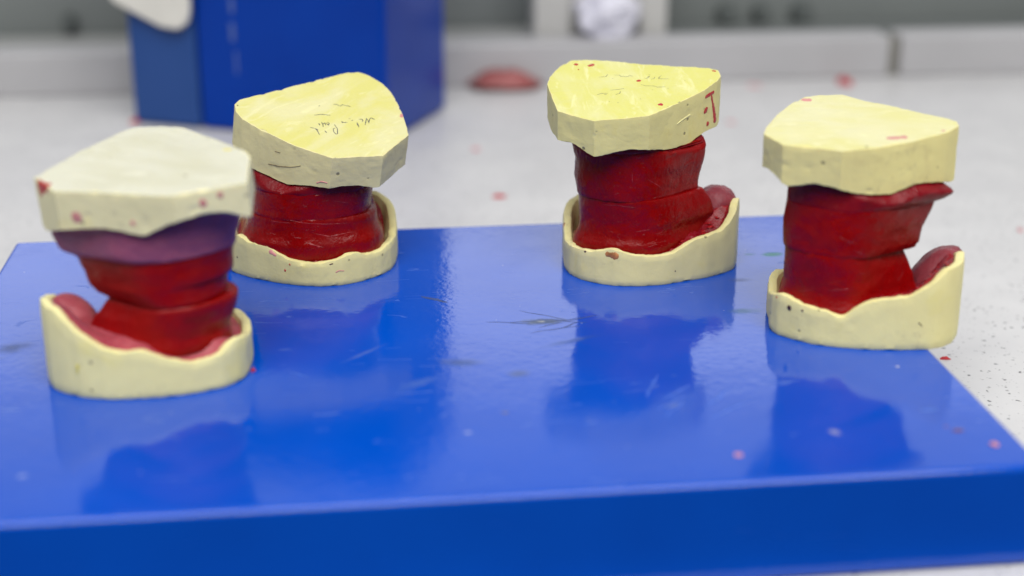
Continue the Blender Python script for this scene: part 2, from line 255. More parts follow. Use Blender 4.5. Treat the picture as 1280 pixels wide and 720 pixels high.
# measured outlines of the four models (tenths of a millimetre, local to each model)
DATA = {
1: dict(c=(-0.1191,0.4634), top=[[-299,-68,668],[-292,-75,667],[-286,-83,666],[-279,-90,665],[-273,-98,664],[-266,-105,663],[-260,-113,662],[-253,-120,661],[-247,-128,661],[-240,-135,660],[-234,-143,659],[-227,-150,658],[-221,-158,657],[-214,-165,656],[-208,-173,655],[-198,-175,656],[-189,-177,656],[-180,-179,656],[-170,-181,656],[-161,-183,656],[-151,-185,656],[-142,-187,657],[-132,-189,657],[-123,-191,657],[-113,-193,657],[-104,-195,657],[-94,-197,658],[-85,-198,658],[-75,-200,658],[-66,-202,658],[-57,-204,658],[-47,-206,658],[-38,-208,659],[-28,-210,659],[-19,-212,659],[-9,-214,659],[0,-216,659],[10,-218,659],[19,-220,660],[29,-222,660],[38,-224,660],[48,-226,660],[57,-228,660],[67,-230,660],[76,-232,661],[85,-234,661],[95,-236,661],[104,-238,661],[114,-240,661],[123,-242,662],[133,-244,662],[142,-246,662],[152,-248,662],[161,-250,662],[171,-252,662],[180,-249,663],[189,-246,664],[199,-243,665],[208,-240,666],[217,-237,667],[227,-234,668],[236,-231,669],[246,-228,670],[255,-225,671],[264,-222,672],[274,-219,673],[283,-216,674],[292,-213,675],[302,-210,676],[311,-207,677],[321,-204,678],[330,-201,679],[339,-198,680],[349,-195,681],[358,-192,682],[367,-189,683],[377,-186,684],[386,-182,685],[385,-173,686],[384,-163,688],[383,-154,689],[382,-144,691],[381,-134,692],[380,-125,694],[379,-115,695],[378,-106,697],[377,-96,698],[376,-86,700],[375,-77,701],[374,-67,703],[373,-58,704],[372,-48,706],[371,-38,707],[370,-29,709],[369,-19,710],[368,-10,712],[367,0,713],[366,10,715],[365,19,716],[360,28,717],[355,36,718],[351,45,720],[346,53,721],[341,62,722],[334,68,722],[326,75,723],[319,81,724],[312,88,724],[305,94,725],[298,100,726],[291,107,726],[283,113,727],[276,120,728],[269,126,728],[262,132,729],[255,139,730],[247,145,730],[240,152,731],[233,158,732],[226,164,732],[219,171,733],[212,177,734],[204,184,734],[197,190,735],[190,196,735],[183,203,736],[176,209,737],[169,216,737],[161,222,738],[154,228,739],[147,234,739],[140,240,740],[133,246,740],[126,252,741],[119,257,742],[112,263,742],[105,269,743],[98,275,743],[88,277,743],[79,280,743],[69,282,743],[60,285,743],[50,287,743],[41,290,743],[31,292,743],[22,295,743],[13,295,742],[4,296,742],[-5,297,741],[-14,297,741],[-23,298,741],[-32,299,740],[-40,299,740],[-49,297,739],[-58,295,738],[-66,293,738],[-75,290,737],[-83,288,736],[-89,280,734],[-95,272,733],[-100,264,731],[-106,256,730],[-111,248,728],[-117,241,727],[-123,233,725],[-128,225,723],[-134,217,722],[-140,209,720],[-145,201,719],[-151,193,717],[-156,185,716],[-162,177,714],[-168,169,712],[-173,161,711],[-179,153,709],[-185,145,708],[-190,138,706],[-196,130,705],[-201,122,703],[-207,114,702],[-211,105,700],[-216,96,698],[-220,88,697],[-225,79,695],[-229,70,693],[-233,62,692],[-238,53,690],[-242,45,689],[-246,36,687],[-251,27,685],[-255,19,684],[-259,10,682],[-264,1,680],[-268,-7,679],[-272,-16,677],[-277,-25,676],[-281,-33,674],[-286,-42,672],[-290,-51,671],[-294,-59,669]],
 bot=[[-290,-55,509],[-283,-62,500],[-277,-69,496],[-270,-77,497],[-264,-85,499],[-258,-92,502],[-252,-100,505],[-245,-108,508],[-239,-116,511],[-233,-124,513],[-226,-131,516],[-220,-139,519],[-214,-147,522],[-208,-155,525],[-201,-162,527],[-192,-164,529],[-182,-167,530],[-173,-169,531],[-164,-171,532],[-154,-173,533],[-145,-175,535],[-135,-177,536],[-126,-179,537],[-117,-181,538],[-107,-183,538],[-98,-185,539],[-88,-187,540],[-79,-189,540],[-69,-191,541],[-60,-193,541],[-50,-195,541],[-41,-197,540],[-31,-199,540],[-22,-201,539],[-12,-203,537],[-3,-204,536],[7,-206,534],[16,-208,532],[26,-210,530],[36,-212,529],[45,-214,527],[55,-216,527],[64,-218,527],[73,-220,529],[83,-222,533],[92,-224,538],[101,-227,543],[110,-229,548],[119,-231,553],[129,-234,559],[138,-236,564],[147,-239,568],[156,-241,572],[166,-243,575],[175,-245,578],[184,-242,581],[194,-240,583],[203,-237,586],[212,-234,588],[222,-231,590],[231,-228,593],[240,-225,595],[249,-222,597],[259,-219,598],[268,-216,599],[278,-213,599],[287,-210,598],[297,-207,598],[306,-203,598],[315,-200,597],[325,-197,595],[335,-194,593],[344,-190,589],[354,-187,585],[363,-183,581],[373,-180,577],[383,-177,575],[392,-174,574],[391,-164,575],[390,-154,576],[389,-145,577],[388,-135,578],[387,-125,579],[386,-116,580],[385,-106,582],[384,-96,583],[383,-87,584],[382,-77,585],[381,-68,587],[380,-58,588],[379,-48,589],[378,-39,591],[377,-29,592],[376,-20,593],[375,-10,595],[374,0,596],[373,9,598],[372,19,599],[371,28,601],[366,37,602],[361,46,603],[357,54,604],[352,63,606],[347,71,607],[340,78,608],[332,84,608],[325,90,609],[318,97,610],[311,103,611],[304,110,611],[297,116,612],[289,122,612],[282,129,612],[275,135,613],[268,142,613],[261,148,614],[254,154,614],[246,161,615],[239,167,615],[232,174,616],[225,180,616],[218,187,616],[211,193,617],[203,199,617],[196,206,618],[189,212,618],[182,219,619],[175,225,619],[168,231,620],[160,238,620],[153,244,620],[146,250,621],[139,255,621],[132,261,622],[125,267,622],[118,273,622],[111,279,623],[104,285,623],[95,287,623],[85,290,622],[76,292,622],[66,295,622],[57,297,621],[47,300,621],[38,302,621],[28,304,621],[19,305,620],[11,306,619],[2,306,619],[-7,307,618],[-16,308,618],[-25,309,617],[-34,309,617],[-43,307,616],[-51,305,615],[-60,303,614],[-68,300,613],[-77,298,612],[-82,290,610],[-88,282,608],[-94,274,607],[-99,266,605],[-105,258,604],[-111,251,602],[-116,243,601],[-122,235,599],[-127,227,597],[-133,219,596],[-139,211,594],[-144,203,593],[-150,195,591],[-156,187,589],[-161,179,587],[-167,171,585],[-172,164,582],[-178,156,580],[-184,148,577],[-189,140,574],[-195,132,572],[-200,124,569],[-205,116,567],[-209,107,564],[-213,99,562],[-217,90,559],[-222,81,557],[-226,73,554],[-230,64,552],[-235,56,549],[-239,47,546],[-243,39,544],[-248,30,541],[-252,21,539],[-256,13,536],[-261,4,534],[-265,-4,531],[-269,-13,529],[-273,-21,526],[-278,-30,523],[-282,-39,521],[-286,-47,517]],
 base=[[-330,-50],[-327,-60],[-324,-69],[-321,-78],[-317,-88],[-314,-97],[-311,-106],[-307,-115],[-304,-125],[-300,-134],[-297,-143],[-292,-152],[-287,-160],[-282,-169],[-277,-177],[-271,-185],[-265,-192],[-257,-198],[-249,-204],[-241,-210],[-233,-216],[-225,-221],[-216,-226],[-208,-231],[-199,-235],[-190,-239],[-181,-243],[-172,-248],[-163,-252],[-154,-255],[-144,-257],[-134,-259],[-125,-261],[-115,-262],[-105,-264],[-95,-266],[-86,-268],[-76,-269],[-66,-269],[-56,-269],[-46,-269],[-37,-268],[-27,-267],[-17,-266],[-7,-265],[3,-265],[13,-264],[23,-262],[32,-261],[42,-260],[52,-258],[62,-257],[71,-255],[81,-254],[91,-252],[101,-250],[110,-247],[119,-244],[129,-241],[138,-238],[148,-235],[157,-232],[167,-229],[176,-226],[185,-222],[194,-218],[203,-213],[211,-209],[220,-204],[229,-199],[237,-195],[246,-190],[255,-185],[263,-180],[271,-175],[278,-168],[284,-160],[291,-153],[297,-145],[303,-137],[309,-129],[314,-121],[318,-112],[321,-103],[325,-93],[328,-84],[330,-75],[331,-65],[331,-55],[331,-45],[331,-35],[331,-25],[331,-15],[330,-6],[330,4],[330,14],[330,24],[330,34],[329,44],[328,54],[327,63],[326,73],[324,83],[322,93],[320,102],[318,112],[315,121],[312,131],[308,140],[304,149],[299,158],[294,166],[289,174],[283,183],[277,190],[271,198],[264,205],[257,212],[249,218],[241,224],[233,230],[225,235],[216,240],[208,244],[199,249],[190,253],[180,256],[171,259],[162,262],[152,265],[143,267],[133,270],[123,271],[113,273],[104,274],[94,276],[84,277],[74,277],[64,278],[54,279],[45,279],[35,279],[25,279],[15,279],[5,279],[-5,279],[-15,279],[-25,279],[-35,279],[-44,279],[-54,279],[-64,278],[-74,277],[-84,277],[-94,275],[-103,274],[-113,273],[-123,271],[-133,269],[-142,267],[-152,264],[-161,262],[-171,258],[-180,255],[-189,251],[-198,247],[-207,242],[-215,237],[-224,232],[-232,226],[-239,220],[-247,214],[-254,207],[-261,200],[-268,193],[-274,185],[-280,177],[-285,169],[-290,161],[-295,152],[-300,143],[-304,134],[-307,125],[-311,116],[-314,106],[-316,97],[-319,87],[-321,77],[-323,68],[-325,58],[-326,48],[-327,38],[-328,29],[-329,19],[-330,9],[-330,-1],[-330,-11],[-331,-21],[-331,-31],[-331,-40]],
 rim=[265,267,270,272,274,277,279,281,283,286,288,291,293,296,296,295,293,291,288,282,274,267,260,253,247,240,233,227,221,215,209,202,195,190,185,181,176,173,170,168,166,163,161,159,159,160,161,161,162,161,159,155,151,146,141,136,132,128,124,121,118,115,112,110,108,107,108,109,109,110,111,113,116,119,122,126,132,138,143,146,147,147,146,145,143,142,140,138,135,133,130,127,124,121,119,116,114,113,112,108,110,117,122,123,123,122,122,121,121,121,122,124,125,127,129,130,130,129,126,123,119,116,113,110,106,103,101,99,98,97,96,95,94,93,92,91,89,88,87,86,85,84,83,82,81,80,80,80,81,81,81,81,81,82,82,82,82,82,83,83,83,83,84,84,84,84,84,85,85,86,89,92,95,99,102,106,109,113,116,120,123,127,135,146,161,177,193,209,223,235,241,245,247,249,251,254,256,258,261,263],
 wax={"L":[[275,-110],[289,-139],[319,-165],[368,-178],[387,-189],[414,-196],[438,-242],[454,-251],[489,-263]],"R":[[327,270],[333,286],[346,294],[387,294],[454,306],[481,315],[542,329]],"L2":[[140,-182],[181,-175],[209,-162],[231,-139],[264,-116]],"R2":[[148,261],[190,284],[237,300],[319,304],[335,293]]}),
2: dict(c=(-0.07890000000000001,0.5676), top=[[-253,-62,630],[-248,-70,627],[-242,-77,624],[-237,-84,620],[-232,-92,617],[-227,-99,614],[-221,-106,610],[-214,-111,608],[-207,-116,605],[-199,-121,602],[-192,-126,599],[-185,-131,596],[-177,-135,594],[-170,-140,591],[-163,-145,588],[-155,-150,585],[-148,-155,582],[-140,-159,580],[-131,-163,577],[-123,-167,574],[-115,-171,572],[-107,-176,569],[-99,-180,566],[-90,-184,564],[-82,-188,561],[-74,-192,558],[-66,-196,555],[-57,-201,553],[-49,-205,550],[-41,-209,547],[-33,-213,545],[-24,-217,542],[-16,-222,539],[-8,-226,537],[1,-228,534],[10,-231,532],[19,-234,530],[29,-237,527],[38,-239,525],[47,-242,523],[56,-245,520],[65,-247,518],[74,-250,516],[84,-253,513],[93,-255,511],[102,-258,509],[111,-261,506],[120,-264,504],[129,-266,502],[138,-263,502],[147,-260,501],[156,-257,501],[165,-254,501],[174,-251,500],[182,-248,500],[191,-245,500],[200,-242,500],[209,-239,499],[218,-236,499],[227,-233,499],[236,-230,499],[244,-227,498],[253,-224,498],[263,-221,498],[272,-218,497],[282,-215,497],[292,-211,497],[301,-208,496],[311,-205,496],[316,-197,498],[321,-189,500],[325,-180,503],[330,-172,505],[335,-164,507],[340,-155,509],[345,-147,512],[349,-138,514],[354,-130,516],[359,-122,518],[364,-113,520],[368,-105,523],[373,-97,525],[378,-88,527],[383,-80,529],[388,-72,531],[392,-63,534],[397,-55,536],[396,-46,539],[394,-37,543],[392,-28,546],[390,-19,549],[389,-11,553],[387,-2,556],[384,7,560],[382,16,563],[380,25,566],[378,34,570],[375,43,573],[373,51,577],[371,60,580],[369,69,584],[366,78,587],[363,87,591],[360,96,594],[357,105,598],[354,113,601],[351,122,605],[348,131,608],[345,140,612],[342,149,616],[339,157,619],[335,164,622],[332,172,625],[328,180,628],[324,187,632],[321,195,635],[317,203,638],[314,210,641],[308,218,645],[303,225,648],[298,233,652],[293,240,655],[287,247,658],[282,255,662],[277,262,665],[272,270,668],[264,275,671],[256,280,674],[249,286,677],[241,291,680],[234,296,683],[226,302,686],[218,307,689],[208,310,692],[197,313,695],[187,316,697],[176,319,700],[168,315,700],[159,312,700],[150,309,701],[142,306,701],[133,303,701],[125,298,700],[118,292,699],[110,287,699],[103,281,698],[95,276,697],[87,270,696],[80,265,695],[72,259,695],[65,254,694],[57,248,693],[49,243,692],[42,237,691],[34,231,691],[26,225,690],[18,219,689],[10,214,688],[2,208,687],[-6,202,686],[-14,196,685],[-21,190,684],[-29,184,683],[-37,178,683],[-45,172,682],[-53,166,681],[-61,160,680],[-69,154,679],[-77,148,678],[-85,142,677],[-92,137,676],[-99,131,675],[-107,125,674],[-114,119,673],[-121,114,673],[-129,108,672],[-136,102,671],[-144,96,670],[-151,91,669],[-158,85,668],[-166,79,667],[-173,74,666],[-181,68,665],[-189,62,665],[-197,57,664],[-205,51,663],[-212,46,662],[-220,40,661],[-228,34,661],[-236,29,660],[-243,23,659],[-251,18,658],[-254,9,656],[-258,0,653],[-261,-9,650],[-264,-18,648],[-262,-27,644],[-260,-36,641],[-257,-45,637],[-255,-54,634]],
 bot=[[-277,-35,471],[-272,-42,468],[-266,-49,465],[-261,-57,463],[-255,-64,460],[-250,-72,457],[-245,-79,453],[-238,-83,449],[-231,-88,443],[-224,-92,438],[-217,-96,432],[-210,-101,427],[-203,-106,423],[-195,-110,421],[-188,-115,419],[-180,-120,418],[-173,-126,416],[-164,-130,414],[-156,-134,411],[-148,-138,409],[-140,-142,406],[-132,-147,403],[-123,-151,401],[-115,-155,398],[-107,-159,395],[-99,-163,393],[-90,-168,390],[-82,-172,388],[-74,-176,386],[-65,-180,384],[-57,-185,382],[-49,-189,381],[-40,-194,381],[-31,-199,382],[-22,-202,383],[-12,-205,383],[-2,-208,383],[7,-211,384],[17,-215,384],[26,-218,384],[36,-221,384],[45,-224,384],[55,-227,383],[64,-230,383],[73,-233,382],[83,-236,382],[92,-239,382],[102,-242,381],[111,-245,381],[120,-242,382],[129,-240,383],[138,-237,384],[147,-234,385],[156,-231,386],[165,-228,386],[174,-225,385],[183,-222,385],[192,-219,384],[201,-216,384],[210,-213,384],[218,-210,383],[227,-206,381],[235,-203,378],[245,-199,375],[254,-196,373],[263,-192,370],[272,-189,368],[282,-186,368],[292,-183,369],[297,-175,373],[302,-167,375],[307,-158,377],[311,-150,380],[316,-142,383],[321,-134,386],[326,-125,389],[331,-117,391],[336,-109,394],[341,-101,397],[346,-92,400],[351,-84,402],[355,-76,405],[360,-68,407],[365,-59,409],[370,-51,411],[374,-42,413],[379,-34,415],[377,-25,418],[376,-16,421],[374,-7,424],[372,2,427],[370,11,430],[368,20,434],[366,29,437],[364,38,440],[361,46,443],[359,55,447],[357,64,450],[355,73,453],[353,82,457],[350,91,460],[347,100,463],[344,109,467],[341,117,470],[339,126,474],[336,135,477],[333,144,481],[330,153,484],[327,162,488],[324,171,492],[320,178,495],[317,186,498],[313,194,502],[309,201,505],[306,209,508],[302,217,511],[299,224,515],[295,232,518],[290,240,521],[285,247,524],[279,254,527],[274,262,531],[269,269,534],[264,277,537],[258,284,540],[253,292,544],[245,297,547],[238,302,549],[230,308,552],[222,313,555],[215,318,558],[207,324,561],[200,329,564],[189,332,566],[178,335,569],[168,338,571],[157,341,574],[149,338,574],[140,335,574],[131,331,574],[123,328,574],[114,325,574],[106,320,573],[99,314,572],[91,309,571],[84,303,570],[76,298,569],[68,293,568],[61,287,568],[53,282,567],[45,276,566],[38,271,565],[30,265,564],[22,260,563],[15,254,562],[7,248,561],[-1,242,560],[-9,236,559],[-17,230,558],[-25,224,557],[-33,218,556],[-41,213,555],[-49,207,554],[-57,201,553],[-65,195,552],[-73,189,551],[-80,183,549],[-88,177,548],[-96,171,547],[-104,165,546],[-112,160,545],[-119,154,544],[-127,148,542],[-134,143,540],[-141,137,539],[-149,132,537],[-156,126,535],[-164,120,533],[-171,115,531],[-179,109,530],[-186,104,528],[-194,98,526],[-202,93,524],[-210,87,523],[-218,82,521],[-226,76,519],[-234,71,517],[-242,65,516],[-250,60,514],[-258,55,512],[-266,49,510],[-274,44,508],[-277,35,505],[-280,27,501],[-284,18,497],[-287,9,494],[-285,0,489],[-283,-8,485],[-281,-17,480],[-279,-26,475]],
 base=[[-331,48],[-330,38],[-328,28],[-326,19],[-324,9],[-322,-1],[-320,-10],[-318,-20],[-316,-30],[-315,-39],[-313,-49],[-311,-59],[-309,-68],[-307,-78],[-305,-87],[-301,-96],[-295,-103],[-288,-110],[-280,-116],[-272,-122],[-265,-128],[-257,-135],[-250,-141],[-242,-147],[-234,-154],[-227,-160],[-219,-166],[-211,-171],[-203,-176],[-194,-181],[-185,-186],[-176,-190],[-168,-195],[-159,-199],[-150,-204],[-142,-208],[-133,-213],[-124,-218],[-115,-222],[-107,-226],[-98,-230],[-88,-234],[-79,-237],[-70,-240],[-60,-243],[-51,-247],[-42,-250],[-32,-253],[-23,-256],[-14,-259],[-4,-261],[6,-263],[15,-264],[25,-265],[35,-266],[45,-267],[54,-268],[64,-269],[74,-269],[84,-267],[93,-265],[103,-263],[112,-261],[122,-259],[132,-257],[141,-254],[150,-251],[159,-247],[167,-242],[176,-236],[184,-231],[192,-226],[200,-220],[209,-215],[217,-209],[224,-203],[231,-196],[238,-189],[245,-182],[251,-174],[258,-167],[265,-160],[272,-153],[278,-146],[284,-138],[289,-130],[294,-121],[298,-112],[303,-103],[307,-94],[311,-86],[316,-77],[319,-68],[321,-58],[323,-49],[325,-39],[326,-29],[328,-19],[329,-10],[330,0],[331,10],[331,20],[331,30],[331,39],[331,49],[331,59],[332,69],[332,79],[331,89],[331,99],[331,108],[330,118],[328,128],[326,138],[324,147],[321,156],[317,166],[313,174],[308,183],[303,191],[297,199],[290,206],[283,213],[276,219],[268,225],[260,231],[251,236],[243,241],[234,245],[225,249],[216,253],[207,256],[197,259],[188,262],[178,264],[169,267],[159,269],[149,270],[140,272],[130,273],[120,275],[110,276],[101,277],[91,277],[81,278],[71,279],[61,279],[51,279],[42,280],[32,280],[22,280],[12,280],[2,280],[-8,280],[-18,280],[-27,280],[-37,280],[-47,279],[-57,279],[-67,279],[-77,278],[-86,278],[-96,277],[-106,276],[-116,275],[-126,274],[-135,272],[-145,271],[-155,269],[-164,267],[-174,264],[-183,262],[-193,259],[-202,255],[-211,252],[-220,248],[-229,244],[-238,239],[-246,234],[-255,229],[-263,223],[-270,217],[-278,210],[-284,203],[-291,196],[-297,188],[-302,180],[-307,172],[-312,163],[-316,154],[-319,145],[-322,135],[-325,126],[-327,116],[-328,106],[-329,97],[-330,87],[-331,77],[-331,67],[-331,57]],
 rim=[155,154,153,152,151,150,149,149,148,147,146,145,144,143,143,145,148,151,156,160,161,160,157,155,152,149,147,146,145,145,144,144,144,143,142,141,138,134,130,126,122,117,113,108,104,102,100,99,97,96,95,94,94,94,94,94,95,96,97,98,99,101,102,103,106,110,113,116,119,121,122,122,120,118,115,112,109,106,103,102,102,102,102,102,102,102,103,104,106,108,110,111,112,112,111,111,111,111,112,112,111,110,108,107,109,120,126,117,108,112,125,138,151,165,178,188,195,199,202,206,210,213,217,220,224,226,228,230,231,231,230,229,227,226,224,223,222,220,219,218,216,215,214,212,211,210,208,207,205,204,203,201,200,199,198,197,196,195,194,193,193,192,191,190,189,188,187,186,185,184,183,182,181,180,179,178,178,177,176,175,174,173,172,171,170,169,168,167,166,165,164,164,163,162,161,160,159,158,157,156],
 wax={"L":[[249,-254],[275,-246],[339,-240],[435,-237]],"R":[[259,241],[278,242],[330,253]],"L2":[[80,-277],[142,-279],[178,-271],[230,-265]],"R2":[[99,275],[171,267],[230,262],[252,250]]}),
3: dict(c=(0.0546,0.568), top=[[-399,-84,693],[-398,-94,691],[-396,-103,689],[-395,-113,687],[-393,-122,685],[-392,-132,683],[-390,-141,681],[-389,-150,679],[-387,-160,678],[-386,-169,676],[-385,-179,674],[-383,-188,672],[-382,-198,670],[-380,-207,668],[-379,-216,666],[-370,-222,665],[-362,-227,664],[-354,-232,663],[-346,-237,662],[-338,-243,661],[-330,-248,660],[-321,-253,659],[-313,-258,658],[-305,-263,657],[-297,-269,656],[-289,-274,655],[-280,-279,654],[-272,-284,653],[-264,-290,652],[-256,-295,651],[-248,-300,650],[-238,-299,651],[-228,-297,651],[-218,-296,652],[-208,-294,652],[-198,-293,652],[-188,-292,653],[-179,-290,653],[-169,-289,654],[-159,-287,654],[-150,-285,655],[-140,-283,655],[-131,-281,656],[-121,-279,656],[-112,-277,657],[-102,-275,657],[-93,-273,658],[-83,-270,658],[-73,-268,659],[-64,-266,659],[-54,-264,660],[-45,-262,661],[-38,-256,662],[-31,-249,663],[-23,-243,665],[-16,-237,666],[-9,-230,668],[-2,-224,669],[5,-218,670],[12,-211,672],[20,-205,673],[27,-198,674],[34,-192,676],[41,-186,677],[48,-179,679],[55,-173,680],[63,-166,681],[70,-160,683],[76,-153,684],[83,-146,686],[89,-139,687],[96,-133,689],[102,-126,690],[109,-119,692],[115,-112,693],[122,-105,695],[128,-98,696],[135,-92,698],[141,-85,699],[148,-78,701],[154,-71,702],[161,-64,704],[167,-57,705],[174,-50,707],[180,-44,708],[186,-36,710],[192,-28,711],[197,-20,713],[203,-12,715],[209,-5,716],[215,3,718],[220,11,720],[226,19,722],[232,27,723],[238,35,725],[241,44,727],[245,54,729],[249,63,731],[253,72,733],[257,82,735],[256,92,737],[255,101,739],[254,111,741],[253,121,743],[252,131,745],[245,139,746],[237,146,748],[230,154,749],[221,156,750],[211,158,750],[202,161,750],[193,163,751],[184,165,751],[174,167,751],[165,169,752],[156,171,752],[146,173,752],[135,174,752],[125,175,752],[115,176,753],[105,178,753],[95,179,753],[84,180,753],[74,181,753],[65,183,753],[55,184,753],[46,186,754],[36,187,754],[26,189,754],[17,190,754],[7,191,754],[-2,193,755],[-12,194,755],[-21,196,755],[-31,199,755],[-40,202,756],[-50,205,757],[-59,209,757],[-69,212,758],[-78,215,758],[-88,218,759],[-97,221,759],[-107,225,760],[-116,228,760],[-126,229,761],[-136,231,761],[-145,233,761],[-155,234,761],[-165,236,762],[-175,238,762],[-184,240,762],[-194,241,762],[-204,243,762],[-214,245,763],[-223,246,763],[-233,248,763],[-243,250,763],[-253,251,764],[-263,253,764],[-273,251,763],[-283,249,763],[-293,247,762],[-303,245,762],[-313,243,761],[-319,236,760],[-325,229,758],[-332,222,757],[-338,215,755],[-344,207,754],[-350,200,752],[-356,193,750],[-362,186,749],[-366,177,747],[-370,168,745],[-374,158,743],[-378,149,741],[-382,140,739],[-386,130,737],[-390,121,735],[-393,112,733],[-397,102,731],[-401,93,729],[-403,84,727],[-404,74,725],[-406,65,723],[-407,55,722],[-409,46,720],[-410,36,718],[-412,27,716],[-411,18,714],[-410,8,712],[-409,-1,710],[-408,-10,708],[-407,-19,706],[-406,-29,704],[-405,-38,702],[-403,-47,700],[-402,-57,699],[-401,-66,697],[-400,-75,695]],
 bot=[[-398,-71,559],[-396,-80,558],[-395,-90,556],[-393,-99,556],[-392,-109,556],[-390,-118,556],[-389,-128,556],[-387,-138,557],[-386,-148,558],[-385,-157,558],[-383,-167,558],[-382,-176,558],[-380,-186,558],[-379,-196,558],[-377,-205,556],[-369,-210,554],[-361,-215,553],[-353,-221,552],[-345,-226,553],[-336,-231,553],[-328,-237,552],[-320,-242,550],[-312,-247,547],[-304,-252,542],[-295,-256,537],[-287,-261,532],[-279,-266,528],[-271,-271,523],[-262,-276,520],[-254,-281,517],[-246,-286,514],[-236,-285,514],[-226,-283,514],[-216,-282,516],[-207,-281,519],[-197,-280,521],[-187,-278,523],[-177,-277,526],[-167,-276,528],[-158,-274,529],[-148,-272,531],[-139,-270,532],[-129,-268,534],[-120,-266,535],[-110,-264,535],[-101,-262,534],[-91,-260,533],[-81,-258,532],[-72,-255,531],[-62,-253,530],[-53,-251,529],[-43,-249,528],[-36,-242,527],[-29,-235,526],[-22,-229,524],[-15,-222,522],[-7,-215,521],[0,-209,519],[7,-202,518],[14,-195,516],[21,-188,514],[29,-182,513],[36,-175,511],[43,-168,510],[50,-162,510],[57,-155,510],[65,-149,510],[72,-142,510],[78,-135,511],[85,-128,511],[91,-121,511],[98,-114,511],[104,-107,511],[111,-100,511],[117,-93,512],[124,-86,512],[130,-80,513],[137,-73,515],[143,-66,518],[150,-59,522],[156,-53,525],[163,-46,527],[169,-39,530],[176,-33,533],[182,-26,536],[188,-18,537],[194,-10,538],[199,-2,538],[205,6,538],[211,14,539],[217,22,539],[222,30,539],[228,38,540],[234,46,540],[240,54,540],[244,63,540],[248,73,539],[251,83,540],[255,92,545],[259,101,554],[258,110,562],[257,119,566],[256,129,569],[255,139,572],[254,148,575],[247,156,578],[239,164,581],[232,171,583],[223,173,585],[213,175,586],[204,177,587],[195,179,589],[185,181,590],[176,184,592],[167,186,593],[158,188,595],[147,189,596],[137,190,597],[127,191,598],[117,192,599],[107,193,601],[96,194,602],[86,196,603],[76,197,604],[66,198,606],[57,199,607],[47,201,608],[38,202,609],[28,203,610],[19,205,611],[9,206,611],[-1,208,611],[-10,209,612],[-20,210,612],[-29,214,613],[-39,217,614],[-48,220,615],[-58,223,615],[-67,226,616],[-77,229,617],[-86,233,618],[-95,236,619],[-105,239,619],[-114,242,620],[-124,244,621],[-134,245,621],[-144,247,622],[-153,249,622],[-163,250,622],[-173,252,623],[-183,254,623],[-193,255,624],[-202,257,624],[-212,259,625],[-222,260,625],[-232,262,626],[-241,264,626],[-251,265,627],[-261,267,627],[-271,265,627],[-281,263,627],[-291,261,626],[-301,259,626],[-312,257,626],[-318,250,624],[-324,243,623],[-330,235,622],[-336,228,621],[-342,221,619],[-348,214,618],[-354,207,617],[-360,200,615],[-364,191,613],[-368,181,611],[-372,172,609],[-376,163,606],[-380,154,604],[-384,144,602],[-388,135,600],[-392,126,598],[-396,116,596],[-400,107,594],[-401,98,591],[-403,88,589],[-404,79,587],[-406,69,585],[-407,60,583],[-409,50,582],[-410,41,580],[-409,32,578],[-408,22,576],[-407,13,574],[-406,4,572],[-405,-5,571],[-404,-15,569],[-403,-24,567],[-402,-33,566],[-401,-43,564],[-400,-52,562],[-399,-61,561]],
 base=[[-344,93],[-344,83],[-344,73],[-344,63],[-344,52],[-344,42],[-344,32],[-344,22],[-344,12],[-344,2],[-344,-8],[-344,-19],[-344,-29],[-343,-39],[-343,-49],[-341,-59],[-339,-69],[-337,-79],[-335,-89],[-333,-99],[-330,-108],[-328,-118],[-325,-128],[-320,-137],[-315,-145],[-310,-154],[-304,-162],[-298,-171],[-293,-179],[-287,-187],[-280,-195],[-273,-201],[-265,-208],[-257,-214],[-249,-220],[-241,-226],[-232,-232],[-224,-238],[-215,-242],[-206,-246],[-196,-250],[-187,-253],[-177,-257],[-168,-261],[-158,-265],[-149,-267],[-139,-269],[-129,-270],[-119,-270],[-109,-270],[-98,-270],[-88,-270],[-78,-270],[-68,-270],[-58,-269],[-48,-268],[-38,-267],[-28,-265],[-18,-263],[-8,-261],[2,-259],[12,-257],[22,-255],[31,-252],[41,-249],[50,-244],[59,-240],[68,-235],[77,-231],[86,-226],[96,-222],[105,-218],[114,-213],[123,-209],[132,-205],[142,-201],[151,-197],[160,-193],[170,-189],[179,-185],[188,-180],[197,-176],[206,-171],[214,-165],[223,-159],[231,-153],[239,-147],[247,-142],[255,-136],[264,-130],[272,-123],[279,-117],[286,-110],[293,-102],[300,-95],[307,-87],[314,-80],[320,-72],[324,-63],[327,-54],[330,-44],[332,-34],[335,-24],[337,-14],[340,-4],[342,5],[344,15],[344,25],[344,36],[344,46],[343,56],[343,66],[342,76],[340,86],[339,96],[337,106],[335,116],[332,126],[329,135],[325,145],[321,154],[316,163],[311,172],[306,180],[300,188],[293,196],[287,204],[279,211],[272,218],[264,224],[255,230],[247,235],[238,240],[229,245],[220,249],[211,253],[201,257],[192,260],[182,263],[172,265],[162,268],[152,270],[142,272],[132,273],[122,275],[112,276],[102,277],[92,278],[82,278],[72,279],[62,279],[51,280],[41,280],[31,280],[21,280],[11,280],[1,280],[-9,280],[-20,280],[-30,280],[-40,280],[-50,280],[-60,280],[-70,279],[-80,279],[-91,278],[-101,277],[-111,276],[-121,275],[-131,274],[-141,273],[-151,271],[-161,270],[-171,268],[-181,266],[-191,264],[-201,261],[-210,258],[-220,255],[-230,252],[-239,248],[-248,244],[-258,240],[-267,235],[-275,230],[-284,225],[-292,219],[-300,212],[-307,205],[-314,198],[-320,190],[-325,181],[-330,172],[-334,163],[-337,153],[-340,143],[-341,133],[-343,123],[-343,113],[-344,103]],
